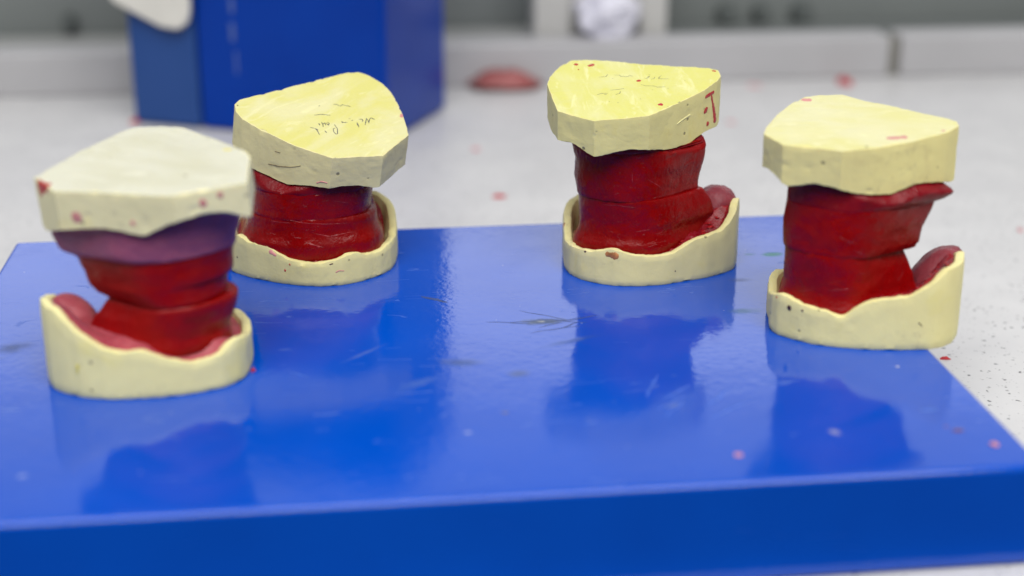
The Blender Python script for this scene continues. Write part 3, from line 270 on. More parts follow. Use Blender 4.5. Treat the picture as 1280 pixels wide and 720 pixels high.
 rim=[178,176,174,170,166,160,155,149,144,138,133,127,122,119,118,118,119,119,120,120,120,121,121,122,122,122,122,122,123,124,125,125,126,126,127,128,131,134,137,140,144,146,147,146,145,143,140,137,135,132,129,127,125,124,123,123,122,121,120,120,120,121,121,122,122,122,124,126,130,134,138,143,147,152,157,161,165,167,168,169,171,172,173,174,174,175,176,177,180,184,189,195,200,207,215,224,233,243,252,257,259,261,263,266,269,268,265,262,258,255,251,248,244,241,237,234,230,227,223,219,213,207,201,195,188,182,175,169,163,157,152,150,149,149,148,148,148,147,147,147,146,146,145,145,145,144,144,143,143,143,142,142,142,141,141,141,141,143,146,149,152,155,158,161,164,167,170,173,176,179,182,185,188,191,194,197,200,203,206,209,212,215,218,221,222,221,218,215,212,209,206,202,199,196,193,190,188,185,183,181],
 wax={"L":[[290,-290],[325,-296],[386,-309],[456,-304],[500,-316]],"R":[[344,169],[384,175],[427,187],[484,193],[518,213],[562,220]],"L2":[[101,-299],[167,-288],[225,-284],[280,-288]],"R2":[[193,215],[224,236],[267,224],[316,191],[338,175]]}),
4: dict(c=(0.12359999999999999,0.5042), top=[[-366,-107,696],[-362,-115,695],[-359,-122,694],[-355,-130,694],[-351,-137,693],[-347,-145,692],[-344,-152,691],[-340,-160,690],[-331,-163,690],[-322,-166,690],[-314,-169,690],[-305,-172,690],[-296,-175,689],[-287,-179,689],[-279,-182,689],[-270,-185,689],[-261,-188,689],[-252,-191,688],[-244,-195,688],[-235,-198,688],[-226,-201,688],[-218,-204,688],[-209,-207,687],[-200,-210,687],[-192,-214,687],[-183,-217,687],[-175,-220,687],[-166,-223,686],[-158,-226,686],[-148,-224,687],[-139,-223,687],[-129,-221,687],[-120,-219,688],[-111,-217,688],[-101,-216,689],[-92,-214,689],[-83,-212,689],[-73,-210,690],[-64,-209,690],[-54,-207,690],[-45,-203,691],[-37,-200,692],[-28,-197,692],[-19,-193,693],[-10,-190,693],[-1,-187,694],[8,-183,694],[17,-180,695],[26,-177,696],[35,-173,696],[44,-170,697],[53,-167,697],[62,-163,698],[70,-160,698],[79,-157,699],[88,-153,700],[96,-149,700],[105,-144,701],[113,-139,702],[121,-134,702],[129,-130,703],[137,-125,704],[146,-120,705],[154,-115,705],[162,-111,706],[170,-106,707],[178,-101,708],[186,-96,708],[195,-92,709],[203,-87,710],[211,-82,710],[219,-77,711],[227,-73,712],[234,-65,713],[240,-58,714],[247,-51,715],[253,-44,716],[259,-37,717],[266,-29,718],[272,-22,719],[279,-15,720],[280,-5,721],[281,4,722],[282,14,723],[283,23,724],[279,30,725],[274,36,726],[270,43,726],[265,49,727],[260,55,728],[253,61,728],[245,67,729],[238,73,729],[230,79,730],[222,85,730],[215,91,731],[207,97,731],[200,103,732],[192,109,732],[184,115,733],[177,121,734],[170,127,734],[163,134,735],[156,140,735],[149,146,736],[142,153,737],[135,159,737],[128,165,738],[121,171,738],[114,178,739],[107,184,740],[100,189,740],[92,194,740],[84,200,741],[77,205,741],[69,210,742],[62,215,742],[54,221,743],[46,226,743],[39,231,744],[31,236,744],[23,241,745],[16,247,745],[9,254,746],[3,261,746],[-4,268,747],[-10,275,748],[-17,282,749],[-23,288,749],[-28,294,750],[-34,300,750],[-40,306,751],[-46,312,751],[-51,318,752],[-60,318,752],[-70,319,752],[-79,320,752],[-88,320,752],[-97,321,751],[-107,321,751],[-116,322,751],[-125,322,751],[-134,319,751],[-143,316,750],[-152,313,749],[-162,310,749],[-171,307,748],[-180,304,748],[-189,301,747],[-195,293,746],[-202,286,745],[-208,279,744],[-214,272,743],[-221,265,742],[-227,258,742],[-234,251,741],[-240,244,740],[-246,237,739],[-251,229,738],[-257,221,737],[-262,213,736],[-267,206,735],[-272,198,734],[-277,190,733],[-282,182,731],[-287,174,730],[-293,166,729],[-298,158,728],[-303,151,727],[-308,143,726],[-312,135,725],[-316,126,724],[-320,118,723],[-323,110,722],[-327,102,721],[-331,94,720],[-335,86,719],[-339,78,718],[-343,70,717],[-346,62,716],[-350,53,715],[-354,45,714],[-358,37,713],[-362,29,712],[-366,21,711],[-369,13,710],[-372,5,709],[-374,-3,708],[-376,-11,707],[-379,-19,706],[-381,-28,705],[-384,-36,704],[-386,-44,703],[-388,-52,702],[-385,-60,701],[-382,-68,700],[-379,-76,699],[-376,-84,699],[-372,-91,698],[-369,-99,697]],
 bot=[[-364,-101,583],[-360,-108,581],[-356,-115,578],[-352,-123,574],[-349,-130,571],[-345,-137,568],[-341,-145,565],[-337,-152,560],[-328,-155,555],[-320,-158,550],[-311,-161,549],[-302,-164,551],[-293,-167,553],[-285,-171,556],[-276,-174,558],[-267,-177,560],[-259,-181,563],[-250,-184,564],[-241,-187,566],[-233,-191,566],[-224,-194,566],[-215,-197,565],[-206,-200,564],[-198,-203,563],[-189,-206,562],[-181,-209,560],[-172,-212,559],[-163,-215,556],[-155,-218,554],[-145,-216,551],[-136,-215,548],[-127,-213,546],[-117,-211,543],[-108,-209,541],[-98,-207,539],[-89,-205,537],[-79,-203,536],[-70,-201,534],[-61,-199,532],[-51,-197,531],[-42,-194,529],[-33,-191,528],[-24,-187,527],[-15,-184,527],[-6,-180,526],[2,-177,526],[11,-174,525],[20,-170,524],[29,-167,524],[38,-163,526],[47,-160,529],[56,-157,532],[65,-154,534],[74,-151,537],[83,-147,539],[91,-144,542],[100,-140,544],[108,-135,547],[116,-130,548],[124,-125,548],[132,-121,548],[140,-116,548],[149,-111,547],[157,-106,546],[165,-101,545],[173,-96,544],[182,-91,543],[190,-87,542],[198,-82,541],[206,-77,540],[214,-72,539],[223,-67,537],[231,-62,536],[237,-55,535],[244,-48,533],[250,-40,531],[257,-33,529],[263,-25,527],[270,-18,525],[276,-11,525],[283,-4,526],[284,6,529],[285,15,532],[286,25,535],[287,34,537],[282,40,540],[278,47,542],[273,53,544],[269,60,547],[264,66,549],[256,72,551],[249,78,553],[241,84,555],[233,89,557],[226,95,559],[218,101,561],[211,107,563],[203,113,565],[195,119,567],[188,125,569],[181,131,571],[174,137,572],[167,143,574],[160,149,576],[153,156,578],[146,162,579],[139,168,581],[131,174,583],[124,180,584],[117,187,586],[110,193,587],[103,198,588],[95,203,588],[87,208,589],[80,214,590],[72,219,591],[65,224,591],[57,229,592],[49,235,593],[42,240,594],[34,245,594],[26,250,595],[19,255,596],[12,263,597],[6,270,598],[-1,277,599],[-7,284,600],[-14,291,601],[-20,297,602],[-25,303,602],[-31,309,603],[-37,315,604],[-43,321,605],[-48,327,606],[-58,327,606],[-67,328,606],[-76,328,606],[-85,329,607],[-94,329,607],[-104,330,607],[-113,330,607],[-122,331,607],[-131,328,607],[-140,324,607],[-150,321,606],[-159,318,606],[-168,315,606],[-177,312,606],[-186,309,605],[-192,302,605],[-199,295,604],[-205,288,603],[-212,280,603],[-218,273,602],[-224,266,601],[-231,259,601],[-237,252,600],[-244,245,599],[-249,237,599],[-254,229,598],[-259,221,597],[-264,214,596],[-269,206,596],[-274,198,595],[-280,190,594],[-285,182,593],[-290,174,593],[-295,166,592],[-300,159,592],[-305,151,591],[-309,142,591],[-313,134,590],[-317,126,590],[-321,118,589],[-325,110,589],[-328,102,588],[-332,94,588],[-336,85,588],[-340,77,587],[-344,69,587],[-348,61,587],[-351,53,586],[-355,45,586],[-359,37,586],[-363,28,586],[-367,20,586],[-369,12,586],[-372,4,586],[-374,-4,586],[-376,-12,586],[-379,-21,586],[-381,-29,586],[-384,-37,586],[-386,-45,586],[-383,-53,587],[-380,-61,587],[-377,-69,587],[-373,-77,587],[-370,-85,586],[-367,-93,585]],
 base=[[-322,20],[-323,10],[-324,1],[-326,-9],[-327,-19],[-328,-29],[-330,-39],[-331,-49],[-332,-59],[-332,-69],[-331,-78],[-329,-88],[-325,-97],[-322,-107],[-319,-116],[-314,-125],[-308,-132],[-301,-139],[-294,-146],[-286,-153],[-279,-160],[-272,-167],[-264,-173],[-257,-180],[-249,-186],[-241,-191],[-232,-197],[-224,-203],[-216,-209],[-208,-214],[-199,-219],[-190,-223],[-181,-226],[-171,-229],[-162,-233],[-152,-236],[-143,-239],[-133,-242],[-124,-245],[-114,-247],[-104,-249],[-94,-251],[-85,-253],[-75,-255],[-65,-257],[-55,-259],[-45,-261],[-36,-263],[-26,-264],[-16,-265],[-6,-265],[4,-266],[14,-266],[24,-267],[34,-268],[44,-268],[54,-269],[64,-269],[74,-269],[84,-269],[94,-268],[104,-267],[114,-267],[124,-266],[134,-266],[144,-265],[154,-265],[164,-264],[174,-263],[183,-262],[193,-259],[202,-255],[212,-252],[221,-248],[230,-243],[238,-238],[246,-232],[253,-225],[261,-218],[268,-211],[274,-204],[279,-196],[284,-187],[289,-178],[294,-169],[298,-161],[303,-152],[307,-143],[310,-133],[313,-124],[316,-114],[319,-105],[322,-95],[325,-85],[328,-76],[331,-66],[332,-57],[333,-47],[333,-37],[333,-27],[333,-17],[333,-7],[332,3],[332,13],[331,23],[330,33],[329,43],[327,53],[326,63],[324,73],[322,82],[320,92],[317,102],[314,111],[311,121],[307,130],[303,139],[299,148],[294,157],[290,166],[284,174],[279,182],[272,190],[266,198],[259,205],[252,212],[245,219],[237,225],[229,231],[221,237],[212,242],[203,247],[194,251],[185,255],[176,259],[167,262],[157,265],[147,267],[138,270],[128,272],[118,274],[108,275],[98,276],[88,277],[78,278],[68,279],[58,279],[48,280],[38,280],[28,280],[18,280],[8,280],[-1,280],[-11,280],[-21,280],[-31,280],[-41,280],[-51,279],[-61,279],[-71,278],[-81,277],[-91,276],[-101,275],[-111,273],[-121,272],[-131,270],[-141,268],[-150,265],[-160,263],[-169,260],[-179,257],[-188,253],[-197,249],[-206,245],[-215,240],[-224,235],[-232,230],[-241,224],[-248,218],[-256,212],[-263,205],[-270,198],[-277,190],[-283,182],[-288,174],[-294,166],[-298,157],[-302,148],[-306,138],[-309,129],[-312,119],[-315,110],[-316,100],[-318,90],[-319,80],[-320,70],[-321,60],[-321,50],[-322,40],[-322,30]],
 rim=[103,105,108,112,115,119,122,126,130,134,138,141,145,148,151,153,153,152,151,149,146,144,141,138,135,134,133,132,131,131,130,130,129,127,123,119,116,114,115,117,124,133,143,151,158,164,169,174,178,181,182,184,185,186,187,188,189,191,192,193,195,198,202,208,215,222,229,235,242,248,255,262,270,278,285,293,299,306,311,316,320,324,328,331,334,336,335,332,327,322,317,313,308,303,298,293,288,283,278,274,269,264,259,254,249,244,239,235,230,224,216,205,191,177,163,149,135,125,119,116,114,112,110,108,106,104,102,100,98,96,94,92,91,90,90,90,90,90,90,90,90,90,90,90,90,90,90,90,90,90,90,90,90,91,92,93,94,96,97,98,99,100,101,102,103,104,106,107,108,109,110,112,115,117,119,122,124,127,129,131,134,136,137,136,135,133,131,129,127,126,124,121,113,100,89,85,88,95,102,103],
 wax={"L":[[349,-298],[393,-299],[460,-293],[510,-292]],"R":[[314,157],[323,166],[375,174],[426,193],[470,205],[476,233],[496,264],[530,283]],"L2":[[158,-285],[221,-286],[338,-290]],"R2":[[158,169],[203,156],[235,145],[282,121],[309,108]]}),
}

# ------- settings, marks and small things
WORLD = 1.0; EXPOSURE = 0.0
WORLD_RAMP = [(0.0, (0.05, 0.05, 0.05)), (0.45, (0.20, 0.20, 0.20)), (0.8, (0.46, 0.465, 0.475)), (1.0, (0.60, 0.61, 0.62))]
LAMPS = [('ceiling_lamp', (0.1, -0.50, 1.58), (0, 0.5, 0), 1.8, 1.2, 47.0, (1.0, 0.975, 0.93)),
         ('window_light', (0.25, 2.6, 0.79), (0.25, 0.0, 0.79), 3.4, 0.32, 3.4, (0.93, 0.96, 1.0)),
         ('window_light_upper', (0.25, 2.6, 1.05), (0.25, 0.0, 1.05), 3.4, 0.20, 0.45, (0.93, 0.96, 1.0))]
# ragged marks on the board: x, y, half sizes, turn, colour, strength, softness
BOARD_STAINS = [
 (0.1338, 0.4144, 0.0022, 0.0014, 0.2, (0.10, 0.004, 0.02), 0.85, 0.5), (0.1312, 0.4172, 0.0010, 0.0008, 0, (0.16, 0.01, 0.04), 0.7, 0.5),
 (0.0966, 0.4133, 0.0019, 0.0026, 0.6, (0.36, 0.37, 0.50), 0.6, 0.6), (-0.138, 0.3845, 0.0016, 0.0012, 0.3, (0.42, 0.50, 0.70), 0.45, 0.7),
 (-0.0132, 0.4128, 0.0014, 0.0010, 0.0, (0.42, 0.48, 0.66), 0.5, 0.7), (0.1275, 0.4637, 0.0008, 0.0008, 0, (0.55, 0.55, 0.62), 0.8, 0.4),
 (-0.0020, 0.4271, 0.0014, 0.0009, 0.3, (0.10, 0.09, 0.14), 0.8, 0.5), (0.1046, 0.5793, 0.0048, 0.0030, 0.25, (0.015, 0.22, 0.12), 0.8, 0.6),
 (0.0955, 0.5793, 0.0030, 0.0016, 0.1, (0.015, 0.18, 0.14), 0.5, 0.6),
 (0.0841, 0.5151, 0.0060, 0.0034, 0.1, (0.03, 0.13, 0.16), 0.55, 0.8), (-0.1704, 0.4798, 0.0070, 0.0050, 0.6, (0.010, 0.035, 0.12), 0.7, 0.9),
 (-0.1760, 0.4700, 0.0060, 0.0022, 0.2, (0.010, 0.035, 0.12), 0.55, 0.9),
 (0.0114, 0.5047, 0.0095, 0.0032, 0.12, (0.06, 0.09, 0.15), 0.95, 0.7), (0.0105, 0.5050, 0.0014, 0.0009, 0.0, (0.45, 0.46, 0.46), 0.8, 0.4),
 (-0.0173, 0.4672, 0.0075, 0.0036, 0.0, (0.05, 0.08, 0.16), 0.55, 0.9), (0.0021, 0.4577, 0.0040, 0.0032, 0.3, (0.06, 0.09, 0.18), 0.6, 0.8),
 (0.0874, 0.5487, 0.0050, 0.0028, 0.1, (0.02, 0.05, 0.17), 0.5, 0.9), (0.0504, 0.4330, 0.0030, 0.0020, 0.4, (0.20, 0.26, 0.48), 0.4, 0.9),
 (0.020, 0.4860, 0.0120, 0.0020, 0.5, (0.03, 0.08, 0.26), 0.5, 0.9), (-0.030, 0.4500, 0.0090, 0.0030, 0.7, (0.10, 0.18, 0.45), 0.35, 0.9),
 (-0.050, 0.4750, 0.0110, 0.0012, 0.9, (0.14, 0.22, 0.50), 0.35, 0.9), (0.0990, 0.5030, 0.0060, 0.0012, -0.1, (0.03, 0.05, 0.10), 0.6, 0.8)]
BOARD_MARKS = [
 (0.0152, 0.4972, 0.0097, 0.00035, 0.37, (0.015, 0.045, 0.2), 0.6, 0.7),
 (0.025, 0.5079, 0.0068, 0.00035, 0.54, (0.015, 0.045, 0.2), 0.6, 0.7),
 (0.0205, 0.5011, 0.0047, 0.00035, 0.82, (0.015, 0.045, 0.2), 0.6, 0.7),
 (0.0058, 0.5046, 0.0074, 0.00035, 0.16, (0.015, 0.045, 0.2), 0.6, 0.7),
 (0.0109, 0.5109, 0.0095, 0.00035, -0.48, (0.015, 0.045, 0.2), 0.6, 0.7),
 (0.0136, 0.5017, 0.0048, 0.00035, 0.57, (0.015, 0.045, 0.2), 0.6, 0.7),
 (0.0173, 0.506, 0.0092, 0.00035, 0.36, (0.015, 0.045, 0.2), 0.6, 0.7),
 (0.0181, 0.5054, 0.0092, 0.00035, -0.21, (0.015, 0.045, 0.2), 0.6, 0.7),
 (-0.0012, 0.5034, 0.0081, 0.00035, -0.09, (0.015, 0.045, 0.2), 0.6, 0.7),
 (0.045, 0.4478, 0.0095, 0.0007, 1.28, (0.025, 0.11, 0.56), 0.4, 0.9),
 (0.0503, 0.435, 0.0078, 0.0007, 0.8, (0.025, 0.11, 0.56), 0.4, 0.9),
 (0.0507, 0.4303, 0.0075, 0.0007, 1.06, (0.025, 0.11, 0.56), 0.4, 0.9),
 (0.0522, 0.4426, 0.0077, 0.0007, 0.89, (0.025, 0.11, 0.56), 0.4, 0.9),
 (0.0651, 0.4386, 0.0076, 0.0007, 0.99, (0.025, 0.11, 0.56), 0.4, 0.9),
 (0.0683, 0.4301, 0.0109, 0.0007, 0.71, (0.025, 0.11, 0.56), 0.4, 0.9),
 (0.0574, 0.5521, 0.0031, 0.001, -0.07, (0.02, 0.05, 0.2), 0.5, 0.8),
 (-0.0287, 0.5274, 0.0061, 0.0012, -0.56, (0.02, 0.05, 0.2), 0.5, 0.8),
 (0.1096, 0.5696, 0.0047, 0.0006, 0.25, (0.03, 0.12, 0.56), 0.5, 0.8),
 (-0.1287, 0.5347, 0.007, 0.0011, -0.73, (0.02, 0.05, 0.2), 0.5, 0.8),
 (-0.0995, 0.4923, 0.0048, 0.0004, -0.25, (0.02, 0.05, 0.2), 0.5, 0.8),
 (-0.0694, 0.457, 0.0039, 0.0004, -0.5, (0.03, 0.12, 0.56), 0.5, 0.8),
 (0.1291, 0.4291, 0.0032, 0.0012, 0.27, (0.03, 0.12, 0.56), 0.5, 0.8)]
TAG_AT = (-0.1885, 0.9125, 0.075)
KNOBS = [((0.030, 0.092, 0.034), 'round dark knob on the panel at the far left'), ((0.516, 0.090, 0.032), 'leftmost of three dark knobs on the panel behind the right upstand', 0.008),
         ((0.542, 0.090, 0.032), 'middle one of three dark knobs on the panel behind the right upstand', 0.007), ((0.574, 0.090, 0.032), 'rightmost of three dark knobs on the panel behind the right upstand', 0.008)]
HOLDER = (0.41, 0.034, 0.024)
CRUMBS = [
 (-0.0068, 0.7702, TABZ, 3.4, 2.6, 1.2, 0, 'red crumb lying alone on the table between the two far models'),
 (-0.0212, 0.8675, TABZ, 2.8, 2.6, 1.0, 1, 'faint pink crumb on the table just right of the blue box'),
 (0.2330, 1.0500, TABZ, 8.5, 5.0, 3.5, 0, 'blurred red crumb against the grey upstand left of the joint'),
 (0.1680, 1.0400, TABZ, 5.0, 3.0, 1.0, 1, 'blurred pale pink crumb by the upstand, right of the T-marked model'),
 (-0.2360, 0.9330, TABZ, 3.6, 3.0, 2.5, 0, 'small red crumb at the left foot of the blue box'),
 (0.2498, 0.7122, TABZ, 2.8, 1.2, 0.9, 1, "pink crumb on the table at the picture's right edge"),
 (0.1379, 0.9344, TABZ, 3.0, 2.4, 0.8, 1, 'blurred pink crumb behind the T-marked model'),
 (0.1690, 0.5480, TABZ, 2.0, 1.0, 0.8, 0, 'red sliver on the table beside the overhanging model'),
 (-0.0850, 0.4600, TOPZ, 0.9, 0.8, 0.8, 0, 'tiny red crumb touching the right foot of the nearest model'),
 (0.1419, 0.4046, TOPZ, 1.5, 1.2, 0.7, 1, "pink crumb near the board's front right corner"),
 (0.0656, 0.3977, TOPZ, 1.2, 1.0, 0.6, 1, "pink crumb near the middle of the board's front edge")]
SCRAP = (-0.005, 1.034)
# wax films on the stone: model, part, path (mm), widths (mm), colour, outward direction
SMEARS = [
 (1,'upper_cast',[(-29.6,-9.0,66.0),(-23.2,-13.7,66.2)],(3.2,2.6),'r',(-0.45,-0.35,0.82)),
 (1,'upper_cast',[(-16.240000000000002,-17.8,56.900000000000006),(-12.56,-17.8,57.5)],(4.6,3.6799999999999997),'p',(-0.23,-0.96,0)),
 (1,'upper_cast',[(24.32,-22.2,62.800000000000004),(26.880000000000003,-22.2,63.4)],(3.2,2.5600000000000005),'p',(0.3,-0.95,0)),
 (1,'upper_cast',[(29.560000000000002,-20.7,64.9),(31.64,-20.7,65.5)],(2.6,2.08),'p',(0.3,-0.95,0)),
 (1,'upper_cast',[(2.7199999999999998,-21.5,56.2),(4.48,-21.5,56.8)],(2.2,1.7600000000000002),'p',(-0.23,-0.96,0)),
 (1,'lower_cast',[(-16.7,-25.0,11.5),(-17.1,-24.8,7.9)],(1.6,1.0),'y',(-0.4,-0.92,0.0)),
 (1,'upper_cast',[(26.7,7.3,72.0),(29.9,6.8,72.1)],(1.6,1.2),'y',(-0.03,-0.24,0.97)),
 (2,'upper_cast',[(36.4,5.2,58.0),(36.2,7.8,58.6)],(1.3,1.0),'p',(0.5,-0.2,0.85)),
 (2,'lower_cast',[(-7.5,-23.8,5.6),(-6.6,-24.1,5.7)],(1.6,1.2),'r',(-0.3,-0.95,0.01)),
 (2,'lower_cast',[(-5.4,-24.7,8.1),(-4.8,-24.8,8.4)],(0.9,0.9),'r',(-0.41,-0.91,0.01)),
 (2,'lower_cast',[(9.9,-26.2,8.7),(11.6,-25.9,9.1)],(0.7,0.5),'d',(0.17,-0.97,0.19)),
 (2,'lower_cast',[(12.1,-25.9,5.4),(13.6,-25.6,6.2),(15.6,-24.8,5.8)],(0.5,0.35),'p',(0.28,-0.96,0.03)),
 (2,'lower_cast',[(-13.3,-21.2,12.7),(-10.1,-22.8,11.0)],(2.0,1.2),'p',(-0.37,-0.91,0.18)),
 (2,'upper_cast',[(6.0,-23.0,39.7),(8.2,-23.9,40.6),(10.7,-24.7,40.2)],(0.7,0.6),'p',(-0.3,-0.95,-0.12)),
 (2,'upper_cast',[(-25.3,-2.4,64.3),(-24.9,-2.0,64.4)],(0.6,0.9),'d',(0.11,-0.32,0.94)),
 (2,'lower_cast',[(-27.3,-12.3,7.4),(-27.2,-12.4,6.6)],(0.5,0.7),'d',(-0.58,-0.81,-0.02)),
 (3,'upper_cast',[(18.0,-3.6,67.6),(22.3,2.4,68.6)],(2.0,1.7),'r',(0.78,-0.62,0.0)),
 (3,'upper_cast',[(20.9,0.2,68.0),(22.6,3.4,61.0),(23.8,4.9,55.6)],(1.2,3.0),'r',(0.78,-0.62,0.0)),
 (3,'upper_cast',[(20.0,-1.1,63.3),(18.1,-3.4,61.4)],(3.4,2.0),'r',(0.78,-0.62,0.0)),
 (3,'upper_cast',[(20.7,0.6,57.3),(19.7,-0.6,55.7)],(1.8,2.4),'r',(0.78,-0.62,0.0)),
 (3,'upper_cast',[(-30.5,20.7,75.4),(-28.7,19.8,75.3)],(2.0,1.5),'r',(-0.04,-0.27,0.96)),
 (3,'upper_cast',[(-25.0,18.3,75.0),(-22.4,20.5,75.5)],(1.7,2.2),'r',(0.03,-0.16,0.99)),
 (3,'upper_cast',[(-7.0,3.8,72.1),(-5.4,5.1,72.4)],(1.9,1.5),'r',(-0.06,-0.18,0.98)),
 (3,'upper_cast',[(-0.8,-16.8,67.9),(1.3,-16.4,68.1)],(1.8,2.6),'r',(0.0,-0.22,0.98)),
 (3,'upper_cast',[(22.6,13.0,74.3),(24.2,12.0,74.3)],(1.3,1.0),'r',(0,-0.2,0.97)),
 (3,'upper_cast',[(-29.1,15.2,74.3),(-28.5,15.5,74.3)],(0.7,0.7),'r',(-0.06,-0.24,0.97)),
 (3,'lower_cast',[(-34.2,4.7,15.2),(-34.3,2.3,14.3)],(2.2,2.8),'o',(-0.98,-0.07,0.16)),
 (3,'lower_cast',[(-19.6,-25.0,12.6),(-14.3,-26.8,11.9)],(2.4,3.6),'o',(-0.33,-0.94,0.13)),
 (3,'lower_cast',[(-27.2,-20.0,11.7),(-26.3,-20.8,12.0)],(0.9,0.6),'d',(-0.61,-0.77,0.19)),
 (3,'lower_cast',[(7.1,-23.4,5.0),(7.7,-23.1,5.0)],(0.6,0.6),'d',(0.45,-0.89,-0.02)),
 (4,'upper_cast',[(-20.9,26.9,74.3),(-16.9,26.6,74.4)],(3.4,3.0),'p',(-0.07,-0.13,0.99)),
 (4,'upper_cast',[(0.8,-11.7,70.1),(8.3,-11.0,70.5)],(2.6,3.4),'p',(-0.03,-0.13,0.99)),
 (4,'upper_cast',[(20.6,-6.5,71.3),(22.2,-5.7,71.4)],(1.1,0.9),'p',(-0.02,-0.01,1.0)),
 (4,'lower_cast',[(-28.6,-15.4,12.3),(-28.1,-15.9,10.2)],(2.2,1.4),'d',(-0.69,-0.73,-0.0)),
 (4,'lower_cast',[(-24.7,-18.7,11.9),(-24.2,-19.1,11.1)],(0.8,0.8),'d',(-0.5,-0.86,0.12)),
 (4,'lower_cast',[(-32.0,-10.4,13.5),(-31.7,-11.2,13.4)],(1.3,1.0),'r',(-0.94,-0.3,0.18)),
 (2,'upper_cast',[(-12.9,-15.3,45.1),(-8.6,-17.5,44.7),(-3.5,-20.3,45.1),(0.8,-22.2,46.2)],(0.35,0.25),'c',(-0.5,-0.86,-0.11)),
 (2,'upper_cast',[(-9.6,-17.6,50.6),(-7.1,-18.9,50.2)],(0.35,0.2),'c',(-0.49,-0.87,-0.07)),
 (3,'upper_cast',[(6.6,-15.8,60.2),(9.5,-12.6,61.5),(12.5,-9.5,62.4)],(0.7,1.1),'l',(0.7,-0.71,-0.09)),
 (4,'lower_cast',[(13.3,-26.6,10.3),(15.1,-26.5,8.5)],(0.5,0.3),'c',(0.03,-1.0,-0.01)),
]
PENCIL = [
 (2,0.36,(0.13,-0.33,0.93),[[(2.9,-9.3,57.6),(3.9,-9.6,57.4),(4.8,-9.7,57.3)],[(4.8,-9.7,57.3),(5.8,-10.9,56.7),(6.9,-13.4,55.7)],[(5.2,-9.7,57.2),(6.1,-10.5,56.7)],[(5.8,-5.9,58.3),(6.3,-7.1,57.8)],[(6.7,-4.8,58.5),(7.4,-6.4,57.9),(7.7,-7.9,57.3)],[(7.4,-6.4,57.9),(7.9,-5.0,58.3),(8.6,-6.7,57.7)],[(8.4,-5.0,58.3),(9.5,-6.7,57.7),(9.7,-5.2,58.1),(8.9,-4.7,58.4)],[(8.5,-10.2,56.5),(9.4,-11.7,56.0)],[(11.7,-5.8,57.8),(13.0,-8.0,56.7),(13.4,-11.2,55.6),(13.0,-11.7,55.5),(11.9,-10.5,56.1),(11.5,-8.4,56.8),(12.2,-7.8,56.9)],[(14.0,-3.0,58.3),(15.1,-3.6,58.0),(16.3,-3.0,58.0)],[(14.1,-3.8,58.0),(15.1,-3.4,58.1)],[(17.7,-1.6,58.3),(18.3,-1.2,58.3)],[(19.8,-2.0,57.7),(20.4,-3.4,57.2),(20.9,-5.0,56.5)],[(19.9,-2.2,57.6),(20.2,-3.9,57.0)],[(20.3,0.1,58.4),(21.6,0.5,58.3),(22.0,-0.1,58.0),(21.7,-1.0,57.7)],[(23.2,1.7,58.4),(23.1,-0.8,57.6),(23.0,-2.9,56.9)],[(23.3,1.5,58.3),(24.0,0.1,57.7),(24.4,-1.4,57.2)],[(24.3,-0.8,57.3),(24.4,1.4,58.1),(24.8,2.5,58.4)],[(24.8,2.5,58.4),(25.5,2.1,58.2),(26.3,1.7,57.9)],[(12.7,6.6,61.9),(13.4,7.9,62.3),(14.3,7.6,62.1)],[(10.0,7.3,62.6),(11.5,7.5,62.4),(12.6,6.8,62.0)],[(14.3,7.6,62.1),(16.7,7.3,61.6)],[(4.6,5.0,62.4),(5.1,5.2,62.4)],[(3.5,-1.3,60.3),(5.9,-0.1,60.4),(9.7,0.0,60.0)]]),
 (3,0.24,(0,-0.2,0.98),[[(-21.2,8.3,72.9),(-18.5,8.6,73.0),(-17.8,10.6,73.4)],[(-15.1,10.1,73.3),(-13.4,10.0,73.4),(-12.8,8.8,73.1),(-10.2,8.0,73.1),(-9.4,9.3,73.3),(-8.2,8.0,73.1)],[(-3.9,6.9,72.8),(-2.9,6.5,72.7),(-1.7,8.5,73.2),(-2.8,7.7,73.0)],[(-2.0,9.8,73.4),(-1.3,9.7,73.4)],[(-1.3,5.6,72.6),(-0.2,6.4,72.8),(0.2,7.7,73.0)],[(2.8,8.9,73.4),(1.4,6.3,72.8),(3.1,6.0,72.7),(5.4,5.8,72.7)],[(-5.6,1.1,71.5),(-4.1,-0.1,71.3),(-1.1,-0.2,71.3),(0.5,-1.4,71.1),(3.5,-1.1,71.2)],[(-22.7,-7.9,69.7),(-20.7,-6.8,69.9),(-18.7,-7.0,70.0)],[(-17.6,-4.1,70.5),(-14.2,-3.6,70.7),(-12.2,-2.6,70.8)],[(-15.8,-8.2,69.8),(-14.1,-7.0,70.0),(-13.8,-5.0,70.4)],[(-20.1,-8.0,69.7),(-19.1,-8.1,69.7)],[(4.0,-2.5,70.9),(4.7,-2.6,70.9)],[(11.3,4.2,72.4),(11.6,4.2,72.4)],[(-15.6,-15.2,68.4),(-15.1,-15.4,68.4)],[(-7.0,-12.2,69.0),(-6.5,-12.2,69.0)],[(-1.7,-4.1,70.7),(-1.4,-4.0,70.7)],[(-16.3,7.1,72.6),(-15.8,6.9,72.6)],[(6.7,-15.5,68.4),(7.8,-14.7,68.6)],[(-18.6,-14.4,68.5),(-18.3,-14.3,68.6)]]),
]
